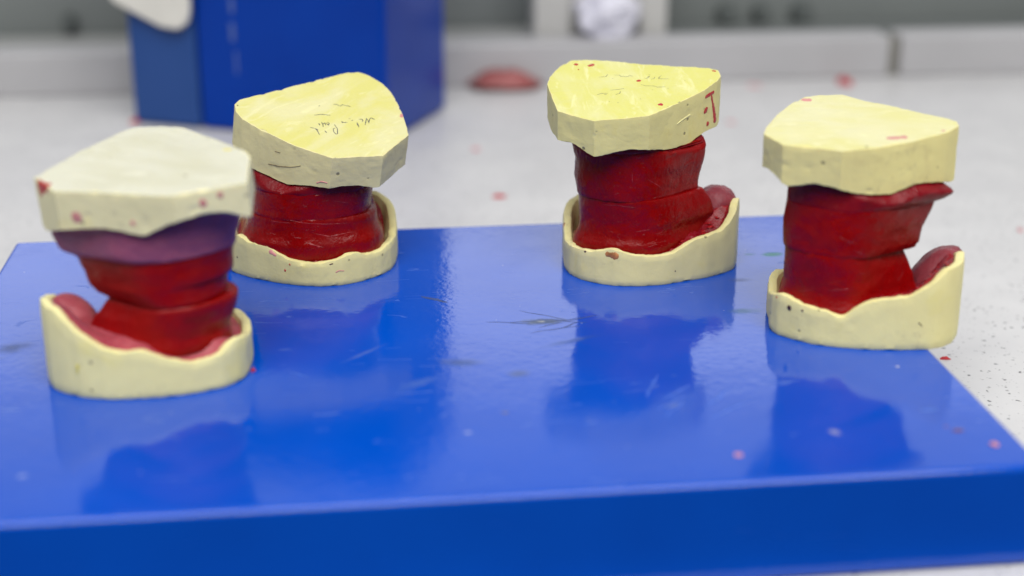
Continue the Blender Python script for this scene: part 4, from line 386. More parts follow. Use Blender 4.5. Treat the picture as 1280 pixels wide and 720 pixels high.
SCRATCH_GLINTS = [
 (2,[[(-7.1,-20.6,25.1),(-0.5,-21.0,23.7),(7.5,-20.3,22.9),(17.8,-16.9,22.4)],[(11.7,-19.4,31.8),(17.4,-16.7,30.2)],[(3.4,-20.9,19.6),(9.9,-20.0,17.9),(19.0,-16.3,18.8)],[(-3.4,-21.0,17.9),(-0.7,-21.1,17.5)],[(38.9,-15.0,58.8),(-19.4,-12.6,26.5)],[(9.3,-20.1,34.7),(11.2,-19.6,35.1)],[(-12.9,-18.6,23.8),(-4.5,-20.7,23.4)],[(0.5,-20.9,15.4),(8.4,-20.3,13.7)]]),
 (3,[[(-26.4,-11.1,30.5),(-21.3,-16.3,30.4),(-10.9,-21.3,32.0),(1.3,-18.3,33.1),(16.0,-6.2,33.4)],[(-21.3,-16.3,29.3),(-14.8,-20.0,30.1),(-8.2,-21.4,29.5)],[(-9.9,-21.5,43.6),(-9.6,-21.5,38.8)],[(-0.5,-20.8,19.0),(1.6,-20.1,19.2),(3.1,-19.3,20.4)],[(-16.3,-20.3,34.3),(-14.3,-20.9,35.2)],[(-4.5,-21.0,40.8),(0.4,-18.8,37.4),(2.7,-17.3,34.9)],[(-28.3,-7.4,28.4),(-28.6,-4.5,22.5)],[(-8.0,-21.4,20.0),(-2.6,-21.2,21.0)]]),
 (4,[[(-28.3,-9.5,35.2),(-25.4,-13.1,35.7)],[(-8.8,-20.4,33.7),(-4.8,-19.9,31.9)],[(-6.9,-20.1,25.9),(-3.7,-19.1,24.8)],[(8.9,-12.1,20.0),(11.2,-9.9,22.0),(10.4,-9.8,24.7)],[(-28.1,-7.0,13.6),(-20.4,-16.7,18.5)],[(-16.4,-19.0,19.0),(-9.1,-20.6,20.0)],[(-28.4,-9.0,33.3),(-27.8,-7.8,21.9)],[(-14.1,-19.9,38.2),(-7.7,-20.3,35.7)]]),
]

# ---------------------------------------------------------------- dental models
def resamp(P, n):
    d = [0.0]
    for i in range(1, len(P)): d.append(d[-1] + (P[i]-P[i-1]).length)
    out = []; j = 0
    for k in range(n):
        s = d[-1]*k/(n-1)
        while j < len(P)-2 and d[j+1] < s: j += 1
        t = (s-d[j])/max(1e-9, d[j+1]-d[j]); out.append(P[j].lerp(P[j+1], min(1, t)))
    return out

def rim_shape(n, arm, thick):
    """plan outline of a wax bite rim: rounded arch, +q is the front, counter-clockwise"""
    outer = [];
    for k in range(41):
        t = math.pi*k/40; e = 2/2.35
        c, s = math.cos(t), math.sin(t)
        outer.append(Vector((math.copysign(abs(c)**e, c), abs(s)**e)))
    outer = [Vector((1.0, -arm))] + outer + [Vector((-1.0, -arm))]
    w = 1-thick
    inner = [Vector((-w, -arm))]
    for k in range(31):
        t = math.pi - math.pi*k/30; inner.append(Vector((w*math.cos(t), w*math.sin(t)*0.95)))
    inner.append(Vector((w, -arm)))
    P = outer + inner; P.append(P[0])
    R = resamp(P, n+1)[:-1]
    return smooth_ring(R, 3)

def pick_curve(lst, z):
    """piecewise-linear x(z), both in tenths of a millimetre"""
    if z <= lst[0][0]: return lst[0][1]
    for (z0, x0), (z1, x1) in zip(lst, lst[1:]):
        if z <= z1: return x0 + (x1-x0)*(z-z0)/max(1, z1-z0)
    return lst[-1][1]

def upper_cast(D, mats, root, seed):
    top = [Vector(p)*1e-4 for p in D['top']]; bot = [Vector(p)*1e-4 for p in D['bot']]; n = len(top)
    bm = bmesh.new()
    c = sum(top, Vector())/n; cb = sum(bot, Vector())/n
    up = (c-cb).normalized()
    nrm = Vector((0, 0, 0))
    for i in range(n): nrm += (top[i]-c).cross(top[(i+1) % n]-c)
    nrm.normalize()
    rings = []
    def wob(p, a, s, o=3): return fbm(p, s, o, seed)*a
    def pit(p): return 0.00045*max(0.0, noise.noise(p*330+Vector((seed*9, 0, 0)))-0.42)/0.4
    # top face, from the middle outwards, then over the worn edge and down the wall
    tops = []
    for s in (0.12, 0.25, 0.38, 0.5, 0.62, 0.73, 0.83, 0.91, 0.965):
        tops.append(ring_verts(bm, [(lambda q: q + nrm*(wob(q, 0.00030, 95)+wob(q, 0.00012, 330)))(c.lerp(p, s)) for p in top]))
    edge = []
    for i, p in enumerate(top):
        r = 0.00028 + 0.0011*max(0, fbm(p, 380, 3, seed+3)-0.08)
        edge.append((p, r, (p-c).normalized()))
    tops.append(ring_verts(bm, [p - o*r*1.0 - nrm*0.00005 + nrm*wob(p, 0.00022, 95) for p, r, o in edge]))
    walls = [ring_verts(bm, [p - o*r*0.25 - nrm*r*0.35 + nrm*wob(p, 0.0002, 95) for p, r, o in edge])]
    for k in range(1, 17):
        t = k/17.0
        pts = []
        for i in range(n):
            p = top[i].lerp(bot[i], 0.05+0.93*t); o = (p-(c.lerp(cb, t))); o -= up*o.dot(up); o.normalize()
            pts.append(p + o*(wob(p, 0.00012, 110)+wob(p, 0.00007, 420)-pit(p)))
        walls.append(ring_verts(bm, pts))
    low = []
    for s, dz in ((1.0, 0.0), (0.975, -0.0004), (0.93, 0.0003), (0.86, 0.0022), (0.74, 0.004)):
        low.append(ring_verts(bm, [cb + (b-cb)*s + up*dz + up*wob(b, 0.0002, 300) for b in bot]))
    fan(bm, tops[0], c + nrm*wob(c, 0.0003, 95), 1)
    for a, b in zip(tops, tops[1:]): bridge(bm, a, b, 1)
    bridge(bm, tops[-1], walls[0], 0)
    for a, b in zip(walls, walls[1:]): bridge(bm, a, b, 0)
    bridge(bm, walls[-1], low[0], 0)
    for a, b in zip(low, low[1:]): bridge(bm, a, b, 0)
    fan(bm, low[-1], cb + up*0.005, 0)
    ex = (bot[0]-top[0]).normalized()
    ang = [math.atan2(p.y-c.y, p.x-c.x) for p in top]; rad = [math.hypot(p.x-c.x, p.y-c.y) for p in top]; ln = [(b-a).length for a, b in zip(top, bot)]
    near = [min(range(n), key=lambda j: abs((ang[j]-math.radians(q)+math.pi) % (2*math.pi)-math.pi)) for q in range(360)]
    def limit(p):
        """keep the wax within the stone's outline where it runs up into the cast"""
        t = (c-p).dot(nrm)/ex.dot(nrm); q = p + ex*t; t = -t       # t: depth below the top plane
        a = math.atan2(q.y-c.y, q.x-c.x); r = math.hypot(q.x-c.x, q.y-c.y)
        i = near[int(round(math.degrees(a))) % 360]
        mx = 0.90 + max(0.0, (t-ln[i]+0.0003)/0.0015)*0.10
        if r > mx*rad[i] and r > 0:
            k = mx*rad[i]/r; q2 = c + (q-c)*k; p = p + (q2-q)
        return p
    return obj('upper_cast', bm, mats, root, 28), c, nrm, limit

def lower_cast(D, mat, root, seed):
    base = [Vector((x*1e-4, y*1e-4, 0)) for x, y in D['base']]; h = [min(z*1e-4, D.get('cap', 0.0285)) for z in D['rim']]; n = len(base)
    c = sum(base, Vector())/n
    # unit inward directions
    inn = []
    for i in range(n):
        t = (base[(i+1) % n]-base[i-1]); v = Vector((-t.y, t.x, 0)).normalized()
        inn.append(v if v.dot(c-base[i]) > 0 else -v)
    inn = smooth_ring(inn, 6); inn = [v.normalized() for v in inn]
    def wob(p, a, s, o=3): return fbm(p, s, o, seed)*a
    bm = bmesh.new(); rings = []
    rings.append(ring_verts(bm, [b + inn[i]*(0.0004+0.0007*max(0, fbm(b, 450, 3, seed+1)-0.05)) + Vector((0, 0, 0.0001)) for i, b in enumerate(base)]))
    rings.append(ring_verts(bm, [b + inn[i]*0.0001 + Vector((0, 0, 0.0007+0.0006*max(0, fbm(b, 600, 2, seed+2)))) for i, b in enumerate(base)]))
    for k in range(1, 10):
        t = k/10.0; pts = []
        for i, b in enumerate(base):
            p = b + Vector((0, 0, 0.001 + (h[i]-0.0016)*t)); pts.append(p - inn[i]*(wob(p, 0.00012, 90)+wob(p, 0.00006, 420)-0.0004*max(0.0, noise.noise(p*300+Vector((seed*9, 0, 0)))-0.45)))
        rings.append(ring_verts(bm, pts))
    wall = 0.0034
    rimpts = []
    for off, dz in ((0.0003, -0.0003), (0.0010, 0.0), (0.0022, -0.0001), (wall-0.0003, -0.0006), (wall, -0.0016)):
        rings.append(ring_verts(bm, [b + inn[i]*(off + wob(b, 0.0003, 200)) + Vector((0, 0, h[i]+dz+wob(b+Vector((0, 0, off)), 0.0004, 300))) for i, b in enumerate(base)]))
    inner_ring = [b + inn[i]*wall + Vector((0, 0, h[i])) for i, b in enumerate(base)]
    for s in (0.3, 0.6, 1.0):
        rings.append(ring_verts(bm, [b + inn[i]*(wall + 0.0022*s + wob(b*1.0+Vector((0, 0, s)), 0.0005, 150)) + Vector((0, 0, h[i]-0.0016 - (h[i]-0.0016-0.006)*s)) for i, b in enumerate(base)]))
    for a, b in zip(rings, rings[1:]): bridge(bm, a, b)
    fan(bm, rings[-1], c + Vector((0, 0, 0.0065)))
    fan(bm, rings[0], c + Vector((0, 0, 0.0001)))
    return obj('lower_cast', bm, mat, root, 30), inner_ring, inn, h

def baseplate(name, inner_ring, mat, root, seed, zc, pads, gap, rough):
    """record base pressed into the lower cast: flange at the rim rising to the ridge, heel pads bulging"""
    n = len(inner_ring); c = sum(inner_ring, Vector())/n
    bm = bmesh.new(); rings = []
    S = [1.0, 0.985, 0.96, 0.93, 0.90, 0.87, 0.84, 0.81, 0.78, 0.75, 0.72, 0.68, 0.64, 0.6, 0.54, 0.46, 0.36, 0.22]
    for j, s in enumerate(S):
        pts = []
        for i, r in enumerate(inner_ring):
            a = math.atan2(r.y-c.y, r.x-c.x); g = 0.0
            for ga, gw, gd in gap:
                d = (a-ga+math.pi) % (2*math.pi)-math.pi; g = max(g, gd*math.exp(-(d/gw)**2))
            ss = s*(1-g); p = Vector((c.x+(r.x-c.x)*ss, c.y+(r.y-c.y)*ss, 0))
            zr = r.z-0.0017; t = min(1, (1-s)/0.42); t = t*t*(3-2*t)
            z = zr + (zc-zr)*t
            if s > 0.99: z -= 0.0015
            for px, py, amp, sg in pads:
                z += amp*MM*math.exp(-(((p.x-px*MM)**2+(p.y-py*MM)**2)/(sg*MM)**2))*(1 if s < 0.99 else 0.2)
            z += (fbm(p, 190, 4, seed)*0.6+abs(fbm(p, 520, 3, seed+4)))*rough*(1.0 if s < 0.97 else 0.5)
            pts.append(Vector((p.x, p.y, z)))
        rings.append(ring_verts(bm, pts))
    for a, b in zip(rings, rings[1:]): bridge(bm, a, b)
    fan(bm, rings[-1], Vector((c.x, c.y, zc)))
    lowr = ring_verts(bm, [Vector((v.co.x*0.98+c.x*0.02, v.co.y*0.98+c.y*0.02, 0.0075)) for v in rings[0]])
    bridge(bm, lowr, rings[0]); fan(bm, lowr, Vector((c.x, c.y, 0.0075)))
    for f in bm.faces:                                  # bare shellac on the heel pads, wax elsewhere
        q = f.calc_center_median()
        f.material_index = 1 if any((q.x-px*MM)**2+(q.y-py*MM)**2 < (sg*1.25*MM)**2 for px, py, amp, sg in pads if amp > 4) else 0
    return obj(name, bm, mat, root, 60)

def wax_block(name, z0, z1, L, R, shape, ang, ydepth, yc, mat, root, seed, step=0.0008, rough=0.0003, clamp=None, limit=None, round_lo=0.0007, round_hi=0.0007, grow=0.0, tilt=0.0, flare=0.0, foot=0.0):
    ca, sa = math.cos(ang), math.sin(ang)
    # +q (front of the arch) turned to the direction ang
    U = [Vector((p.y*ca + p.x*sa, p.y*sa - p.x*ca, 0)) for p in shape]
    x0 = min(u.x for u in U); x1 = max(u.x for u in U); y0 = min(u.y for u in U); y1 = max(u.y for u in U)
    bm = bmesh.new(); rings = []
    nlev = max(6, int((z1-z0)/step)); zs = [z0+(z1-z0)*k/nlev for k in range(nlev+1)]
    for z in zs:
        xl = pick_curve(L, z*1e4)*1e-4-grow; xr = pick_curve(R, z*1e4)*1e-4+grow
        r = 0.0
        if z-z0 < round_lo: r = round_lo*(1-math.sqrt(max(0, 1-(1-(z-z0)/round_lo)**2)))
        if z1-z < round_hi: r = max(r, round_hi*(1-math.sqrt(max(0, 1-(1-(z1-z)/round_hi)**2))))
        fl = flare*max(0.0, 1-(z-foot)/0.006)**2 if flare and z > foot else (flare if flare else 0.0)
        r -= fl
        cx = (xl+xr)/2; w = (xr-xl)/2 - r; dd = ydepth/2 + grow - r
        pts = []
        for u in U:
            ux = (u.x-x0)/(x1-x0)*2-1; uy = (u.y-y0)/(y1-y0)*2-1
            p = Vector((cx+ux*w, yc+uy*dd, z + tilt*(ux*w)))
            o = Vector((ux, uy, 0)).normalized()
            p += o*(fbm(p, 85, 3, seed)*rough*0.9 + fbm(p, 330, 3, seed+5)*rough*0.6)
            p.z += fbm(Vector((p.x, p.y, 0.0)), 120, 2, seed+9)*rough*0.8
            if clamp: p.z = min(p.z, clamp(p))
            if limit: p = limit(p)
            pts.append(p)
        rings.append(ring_verts(bm, pts))
    for a, b in zip(rings, rings[1:]): bridge(bm, a, b)
    for rg in (rings[0], rings[-1]):
        f = bm.faces.new(rg)
        bmesh.ops.triangulate(bm, faces=[f], quad_method='BEAUTY', ngon_method='EAR_CLIP')
    return obj(name, bm, mat, root, 50)

# --- materials of the models
CREAM = (0.70, 0.655, 0.40); CREAM_D = (0.60, 0.555, 0.33); WARM = (0.66, 0.58, 0.27)
st = {
 1: stone_mat('cast_stone_white', (0.853, 0.810, 0.508), (0.799, 0.756, 0.454), (0.821, 0.745, 0.356), 0.65, 0, 0.3, 0.35),
 2: stone_mat('cast_stone_aged', (0.756, 0.697, 0.367), (0.670, 0.616, 0.324), (0.691, 0.594, 0.259), 0.55, 0.0, 1.7, 0.55),
 3: stone_mat('cast_stone_yellow', (0.799, 0.734, 0.324), (0.713, 0.659, 0.292), (0.756, 0.670, 0.216), 0.5, 0.0, 2.9, 0.6),
 4: stone_mat('cast_stone_cream', (0.832, 0.756, 0.335), (0.767, 0.691, 0.313), (0.691, 0.605, 0.281), 0.52, 0.0, 4.1, 0.45)}
lowst = {
 1: stone_mat('lower_stone_pale', (0.860, 0.810, 0.410), (0.810, 0.756, 0.378), (0.842, 0.767, 0.270), 0.5, 0.0, 5.3, 0.25),
 2: stone_mat('lower_stone_aged', (0.810, 0.745, 0.356), (0.702, 0.648, 0.313), (0.734, 0.637, 0.238), 0.5, 0.0, 6.1, 0.5),
 3: stone_mat('lower_stone_yellow', (0.799, 0.734, 0.378), (0.724, 0.664, 0.335), (0.767, 0.680, 0.259), 0.48, 0.0, 7.7, 0.4),
 4: stone_mat('lower_stone_cream', (0.853, 0.788, 0.378), (0.778, 0.713, 0.346), (0.788, 0.713, 0.281), 0.5, 0.0, 8.3, 0.45)}
vt = {
 1: varnish_mat('top_bare_stone', (0.61, 0.61, 0.50), (0.57, 0.565, 0.43), 0.2, 0.2, 0.5),
 2: varnish_mat('top_sealer_pale', (0.68, 0.655, 0.35), (0.655, 0.625, 0.20), 0.65, 1.1),
 3: varnish_mat('top_sealer_yellow', (0.70, 0.69, 0.33), (0.67, 0.655, 0.18), 0.8, 2.3),
 4: varnish_mat('top_sealer_cream', (0.70, 0.68, 0.40), (0.675, 0.65, 0.27), 0.5, 3.2)}
RED = wax_mat('red_wax_matte', (0.24, 0.000, 0.001), (0.29, 0.001, 0.001), (0.32, 0.02, 0.03), 0.42, 0.2, 0.12)
RED2 = wax_mat('red_wax_glossy', (0.19, 0.000, 0.001), (0.24, 0.001, 0.001), (0.50, 0.13, 0.13), 0.26, 1.3, 0.35)
RED3 = wax_mat('red_wax_scraped', (0.205, 0.000, 0.001), (0.25, 0.001, 0.001), (0.48, 0.12, 0.13), 0.27, 2.3, 0.3)
RED4 = wax_mat('red_wax_satin', (0.23, 0.000, 0.001), (0.28, 0.001, 0.001), (0.45, 0.09, 0.10), 0.33, 3.3, 0.25)
FILL = wax_mat('crumbled_red_wax', (0.17, 0.003, 0.010), (0.34, 0.010, 0.018), (0.55, 0.16, 0.16), 0.28, 4.3, 0.6)
PINK = wax_mat('pink_shellac', (0.36, 0.06, 0.085), (0.46, 0.10, 0.12), (0.55, 0.18, 0.20), 0.38, 5.3, 0.15)
PURPLE = wax_mat('purple_shellac', (0.25, 0.075, 0.155), (0.34, 0.09, 0.16), (0.38, 0.14, 0.21), 0.42, 6.3, 0.1)
PLUM = wax_mat('plum_shellac', (0.15, 0.000, 0.004), (0.20, 0.001, 0.005), (0.22, 0.01, 0.03), 0.3, 7.3, 0.15)
MAROON = wax_mat('maroon_shellac', (0.16, 0.001, 0.006), (0.22, 0.003, 0.010), (0.30, 0.03, 0.05), 0.33, 8.3, 0.15)
MAUVE = wax_mat('mauve_shellac', (0.20, 0.030, 0.045), (0.28, 0.05, 0.065), (0.40, 0.12, 0.13), 0.34, 8.9, 0.15)

LABELS = {
 1: 'nearest dental model, with a matt whitish angular top and pink and purple base plates',
 2: 'dental model with pencil writing on its tilted yellow top, before the upright blue box',
 3: 'dental model with a red T-shaped wax run down the side of its glossy yellow top',
 4: "dental model with a bare smooth red wax stem, overhanging the blue board's right edge"}
SPEC = {  # arch direction, seam height, top of the stem, split to the upper base plate, wax, plate materials ...
 1: dict(ang=-0.70, seam=0.0267, split=0.0425, wax=RED, up=PURPLE, low=PINK, pad=PINK, yc=0.0005, dep=0.037, zc=0.0165, pads=[(-26, 1, 1.0, 5.5)], heel=((-23.5, 0, 18.2), (9.5, 7.0, 5.6), 40), gap=[], rough=0.0003, tilt=0.05, lz=0.010, flare=0.0012, rd=0.0006, gr=0.0006),
 2: dict(ang=-1.45, seam=0.0245, split=0.0345, wax=RED2, up=PLUM, low=FILL, pad=FILL, yc=-0.001, dep=0.040, zc=0.018, pads=[], heel=None, gap=[(0.35, 0.55, 0.06)], rough=0.0012, tilt=0.0, lz=0.008, flare=0.0016, rd=0.0002, gr=0.0),
 3: dict(ang=-2.35, seam=0.0318, split=0.0505, wax=RED3, up=MAROON, low=FILL, pad=MAUVE, yc=-0.002, dep=0.039, zc=0.0175, pads=[(26, 8, 2.0, 6.5), (21, -2, 2.5, 6)], heel=((26.0, 5, 22.0), (8.5, 9, 9.0), -35), gap=[(2.9, 0.5, 0.10)], rough=0.0013, tilt=0.03, lz=0.008, flare=0.0016, rd=0.0002, gr=0.0),
 4: dict(ang=-2.45, seam=0.0308, split=0.0470, wax=RED4, up=MAROON, low=FILL, pad=MAUVE, yc=-0.002, dep=0.037, zc=0.0150, pads=[(27, 2, 1.0, 7.5)], heel=((26.0, 2, 18.4), (11.5, 8, 6.8), -44), gap=[(3.0, 0.4, 0.03)], rough=0.0014, tilt=0.0, lz=0.008, flare=0.0018, rd=0.0002, gr=0.0)}

MODEL = {}
for k in (1, 2, 3, 4):
    D = DATA[k]; S = SPEC[k]; D['cap'] = 0.0312 if k == 3 else 0.0285
    root = empty('dental_model', (D['c'][0], D['c'][1], TOPZ))
    tag(root, LABELS[k], 'dental model', 'dental models standing on the blue board')
    uc, c, nrm, limit = upper_cast(D, [st[k], vt[k]], root, k*1.0)
    lc, inner, inn, h = lower_cast(D, lowst[k], root, k*2.0)
    bp_ = baseplate('lower_baseplate', inner, [S['low'], S['pad']], root, k*3.0, S['zc'], S['pads'], S['gap'], S['rough'])
    if S['heel']:
        (hx, hy, hz), (ra, rb, rc), tl = S['heel']; bm = bmesh.new(); bmesh.ops.create_icosphere(bm, subdivisions=4, radius=1.0)
        R_ = Matrix.Rotation(math.radians(tl), 3, 'Y')
        for v_ in bm.verts:
            n_ = v_.co.normalized(); f_ = 1+0.10*fbm(n_, 1.2, 3, k*2.0)
            v_.co = R_ @ Vector((n_.x*f_*ra, n_.y*f_*rb, n_.z*f_*rc))*MM + Vector((hx, hy, hz))*MM
        obj('heel_pad', bm, S['pad'], root, 0)
    shape = rim_shape(150, 0.95, 0.46)
    W = D['wax']
    def clamp(p, c=c, nrm=nrm): return c.z - (nrm.x*(p.x-c.x)+nrm.y*(p.y-c.y))/nrm.z - 0.0065
    w1 = wax_block('lower_wax_rim', S['lz'], S['seam']+0.0001, W['L2'], W['R2'], shape, S['ang'], S['dep'], S['yc'], S['wax'], root, k*5.0, tilt=S['tilt'], round_hi=S['rd'], flare=S['flare'], foot=S['zc']-0.003)
    w2 = wax_block('upper_wax_rim', S['seam']-0.0001, S['split'], W['L'], W['R'], shape, S['ang'], S['dep'], S['yc'], S['wax'], root, k*6.0, tilt=S['tilt'], clamp=clamp, limit=limit, round_hi=0.0, round_lo=S['rd'])
    w3 = wax_block('upper_baseplate', S['split']-0.0006, 0.066, W['L'], W['R'], shape, S['ang'], S['dep']+S['gr']*1.5, S['yc'], S['up'], root, k*7.0, clamp=clamp, limit=limit, grow=S['gr'], round_lo=S['rd']*2, tilt=S['tilt'])
    MODEL[k] = dict(root=root, upper_cast=uc, lower_cast=lc, plate=bp_, wax=[w1, w2, w3], inner=inner)

# ---------------------------------------------------------------- blue board
BX, BY = Vector((0.9930, 0.1184, 0)), Vector((-0.1184, 0.9930, 0))
BL, BD = 0.3310, 0.2455
BO = Vector((0.1530, 0.3910, 0))                       # front right corner on the table
def on_board(x, y):                                     # world point -> board coordinates
    d = Vector((x, y, 0))-BO; return d.dot(BX), d.dot(BY)
STAINS = []
for (x, y, rx, ry, a, colr, s_, e_) in BOARD_STAINS:
    u, v = on_board(x, y); STAINS.append((u, v, rx, ry, a-0.119, colr, s_, e_))
bm = bmesh.new(); add_box(bm, -BL, 0, 0, BD, TABZ+0.0004, TOPZ, 0.0020, 4)
board = obj('blue_board', bm, board_mat(STAINS), None, 40)
board.location = BO; board.rotation_euler = (0, 0, math.atan2(BX.y, BX.x))
tag(board, 'thick glossy blue painted board lying flat on the table under the dental models', 'board')

# worn streaks in the paint: thin ragged films lying on the board
mark_m = {}
for q, (x, y, rx, ry, a, colr, s_, e_) in enumerate(BOARD_MARKS):
    if colr not in mark_m: mark_m[colr] = plain_mat('rubbed_paint', colr, 0.32, 0.3, 900, 0.1)
    u, v = on_board(x, y); a -= 0.119; d = Vector((math.cos(a), math.sin(a), 0)); s = Vector((-d.y, d.x, 0)); m_ = 26; rows = []
    bm = bmesh.new()
    for i in range(m_+1):
        t = i/m_*2-1; w_ = ry*max(0.03, math.sqrt(max(0.0, 1-t*t)))*(0.7+0.9*abs(noise.noise(Vector((t*4.0, q*3.7, 0)))))
        mid = d*(t*rx) + s*(rx*0.10*noise.noise(Vector((t*1.3, q*1.9, 5.0))))
        rows.append([bm.verts.new(Vector((u, v, TOPZ)) + mid + s*(w_*k_) + Vector((0, 0, 0.00004 if k_ == 0 else 0.00001))) for k_ in (-1, 0, 1)])
    for r0, r1 in zip(rows, rows[1:]):
        for k_ in range(2): bm.faces.new((r0[k_], r1[k_], r1[k_+1], r0[k_+1]))
    obj('paint_scratch', bm, mark_m[colr], board, 0)

# ---------------------------------------------------------------- upright blue box behind
boxblue, nt, b = new_mat('blue_box_paint'); v = coords(nt)
nt.links.new(ramp(nt, noise_tex(nt, v, 18, 3), [(0.35, (0.000, 0.034, 0.300)), (0.65, (0.000, 0.040, 0.335))]), b.inputs['Base Color'])
setin(b, Roughness=0.2, IOR=1.25); bump(nt, b, noise_tex(nt, v, 320, 3), 0.06, 0.0005)
boxsheen, nt, b = new_mat('blue_box_left_sheen'); v = coords(nt)
nt.links.new(ramp(nt, noise_tex(nt, v, 18, 3), [(0.35, (0.010, 0.055, 0.225)), (0.65, (0.015, 0.063, 0.250))]), b.inputs['Base Color'])  # left strip of the box: a reflection's paleness put into the base colour
setin(b, Roughness=0.5, IOR=1.45); bump(nt, b, noise_tex(nt, v, 320, 3), 0.06, 0.0005)
bx = empty('upright_blue_box', (-0.0738, 0.8780, TABZ), math.atan2(-0.053, 0.1594))
tag(bx, 'tall blue painted box standing upright on the table behind the dental models', 'box')
WB, DB, HB = 0.1715, 0.098, 0.300
bm = bmesh.new(); add_box(bm, -WB+0.0475, 0, 0, DB, 0.0006, HB, 0.003, 3); obj('box_body', bm, boxblue, bx, 40)
bm = bmesh.new(); add_box(bm, -WB, -WB+0.0465, -0.0006, DB, 0.0006, HB, 0.003, 3); obj('box_left_part', bm, boxsheen, bx, 40)
bm = bmesh.new()                                        # pale scuffs down the front: thin chalky drips
for (x, z0, z1, w) in ((-0.099, 0.056, 0.067, 0.0032), (-0.0985, 0.073, 0.082, 0.003), (-0.0975, 0.036, 0.050, 0.0016)):
    add_box(bm, x-w/2, x+w/2, -0.0004, 0.001, z0, z1, 0.0003, 1)
obj('paint_scuff', bm, plain_mat('chalky_blue_scuff', (0.06, 0.11, 0.34), 0.7, 0.1), bx)
bm = bmesh.new()
pts = [(-0.060, 0.006), (-0.056, -0.001), (-0.024, -0.0145), (-0.012, -0.0155), (-0.006, -0.0115), (-0.0035, -0.004), (-0.003, 0.060), (-0.060, 0.060)]
fr = ring_verts(bm, [(x, -0.004, z) for x, z in pts]); bk = ring_verts(bm, [(x, 0.0, z) for x, z in pts])
bridge(bm, fr, bk); bm.faces.new(fr); bm.faces.new(bk)
bmesh.ops.bevel(bm, geom=list(bm.edges), offset=0.0012, segments=2, affect='EDGES')
tg = obj('plastic_tag', bm, plain_mat('white_plastic', (0.68, 0.67, 0.63), 0.45, 0.05), None, 40)
tg.location = Vector(TAG_AT); tg.rotation_euler = (0, 0, math.atan2(-0.053, 0.1594))
tag(tg, 'white rounded plastic plate hanging on the upper left of the upright blue box', 'plate')

# ---------------------------------------------------------------- table and the back of the bench
bm = bmesh.new()
add_box(bm, -1.6, 1.6, -0.0085, 1.3, TABZ-0.035, TABZ, 0.0015, 3)
tb = obj('table_top', bm, table_mat(), None, 40); tb.location = BO; tb.rotation_euler = (0, 0, math.atan2(BX.y, BX.x)); tag(tb, kind='structure', label='white speckled laminate table top')

UA = Vector((-0.3404, 1.0042, TABZ)); UB = Vector((0.3647, 1.0807, TABZ)); UD = (UB-UA).normalized(); UANG = math.atan2(UD.y, UD.x)
grey = plain_mat('grey_plastic_trunking', (0.44, 0.44, 0.46), 0.45, 0.05, 12, 0.05)
def trunk(s0, s1, hgt, label):
    bm = bmesh.new(); add_box(bm, s0, s1, 0, 0.030, 0.0, hgt, 0.002, 2)
    o = obj('bench_upstand', bm, grey, None, 40); o.location = UA; o.rotation_euler = (0, 0, UANG)
    tag(o, label, 'bench edge', 'grey upstand pieces along the back of the table'); return o
trunk(-0.30, 0.612, 0.0290, 'long light grey upstand along the back of the table, left of the joint')
trunk(0.6205, 1.3, 0.0290, 'light grey upstand at the back right, right of the joint')
bm = bmesh.new(); add_box(bm, 0.6115, 0.621, 0.006, 0.026, 0.0, 0.026, 0.001, 2)
o = obj('joint_strip', bm, plain_mat('brown_grey_sealant', (0.20, 0.195, 0.175), 0.7), None); o.location = UA; o.rotation_euler = (0, 0, UANG)
tag(o, 'dull brown strip in the joint between the two grey upstand pieces', 'joint strip')

wallm = plain_mat('grey_green_panel', (0.19, 0.21, 0.21), 0.6, 0.08, 5, 0.05)
bm = bmesh.new(); add_box(bm, -0.9, 1.7, 0.10, 0.13, 0.0, 0.075, 0.002, 2)
o = obj('back_wall_panel', bm, wallm, None); o.location = UA; o.rotation_euler = (0, 0, UANG)
tag(o, 'dark grey green panel behind the grey upstand at the back of the table', 'panel', kind='thing')
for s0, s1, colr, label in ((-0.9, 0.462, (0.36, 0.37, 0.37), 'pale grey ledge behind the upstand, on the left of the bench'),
                            (0.463, 1.7, (0.15, 0.165, 0.165), 'dark filler block added for the dark gap behind the upstand, on the right of the bench')):  # no ledge here: added block whose dark colour stands for the gap
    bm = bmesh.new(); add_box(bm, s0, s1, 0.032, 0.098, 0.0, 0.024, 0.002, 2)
    o = obj('back_ledge_and_gap', bm, plain_mat('ledge_and_gap_paint', colr, 0.5, 0.05, 6, 0.05), None, 40); o.location = UA; o.rotation_euler = (0, 0, UANG)
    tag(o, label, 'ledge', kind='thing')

def along(s, d, z): return UA + UD*s + Vector((-UD.y, UD.x, 0))*d + Vector((0, 0, z))
def knob(s, label, r=0.006):
    bm = bmesh.new()
    bmesh.ops.create_cone(bm, cap_ends=True, segments=24, radius1=r, radius2=r*0.85, depth=0.012)
    bmesh.ops.rotate(bm, verts=bm.verts, cent=(0, 0, 0), matrix=Matrix.Rotation(math.pi/2, 3, 'X'))
    bmesh.ops.bevel(bm, geom=list(bm.edges), offset=0.001, segments=2, affect='EDGES')
    o = obj('panel_knob', bm, plain_mat('dark_grey_knob', (0.11, 0.125, 0.125), 0.5), None)
    o.location = along(*s); o.rotation_euler = (0, 0, UANG); tag(o, label, 'knob', 'dark knobs along the back panel'); return o
for args in KNOBS: knob(*args)

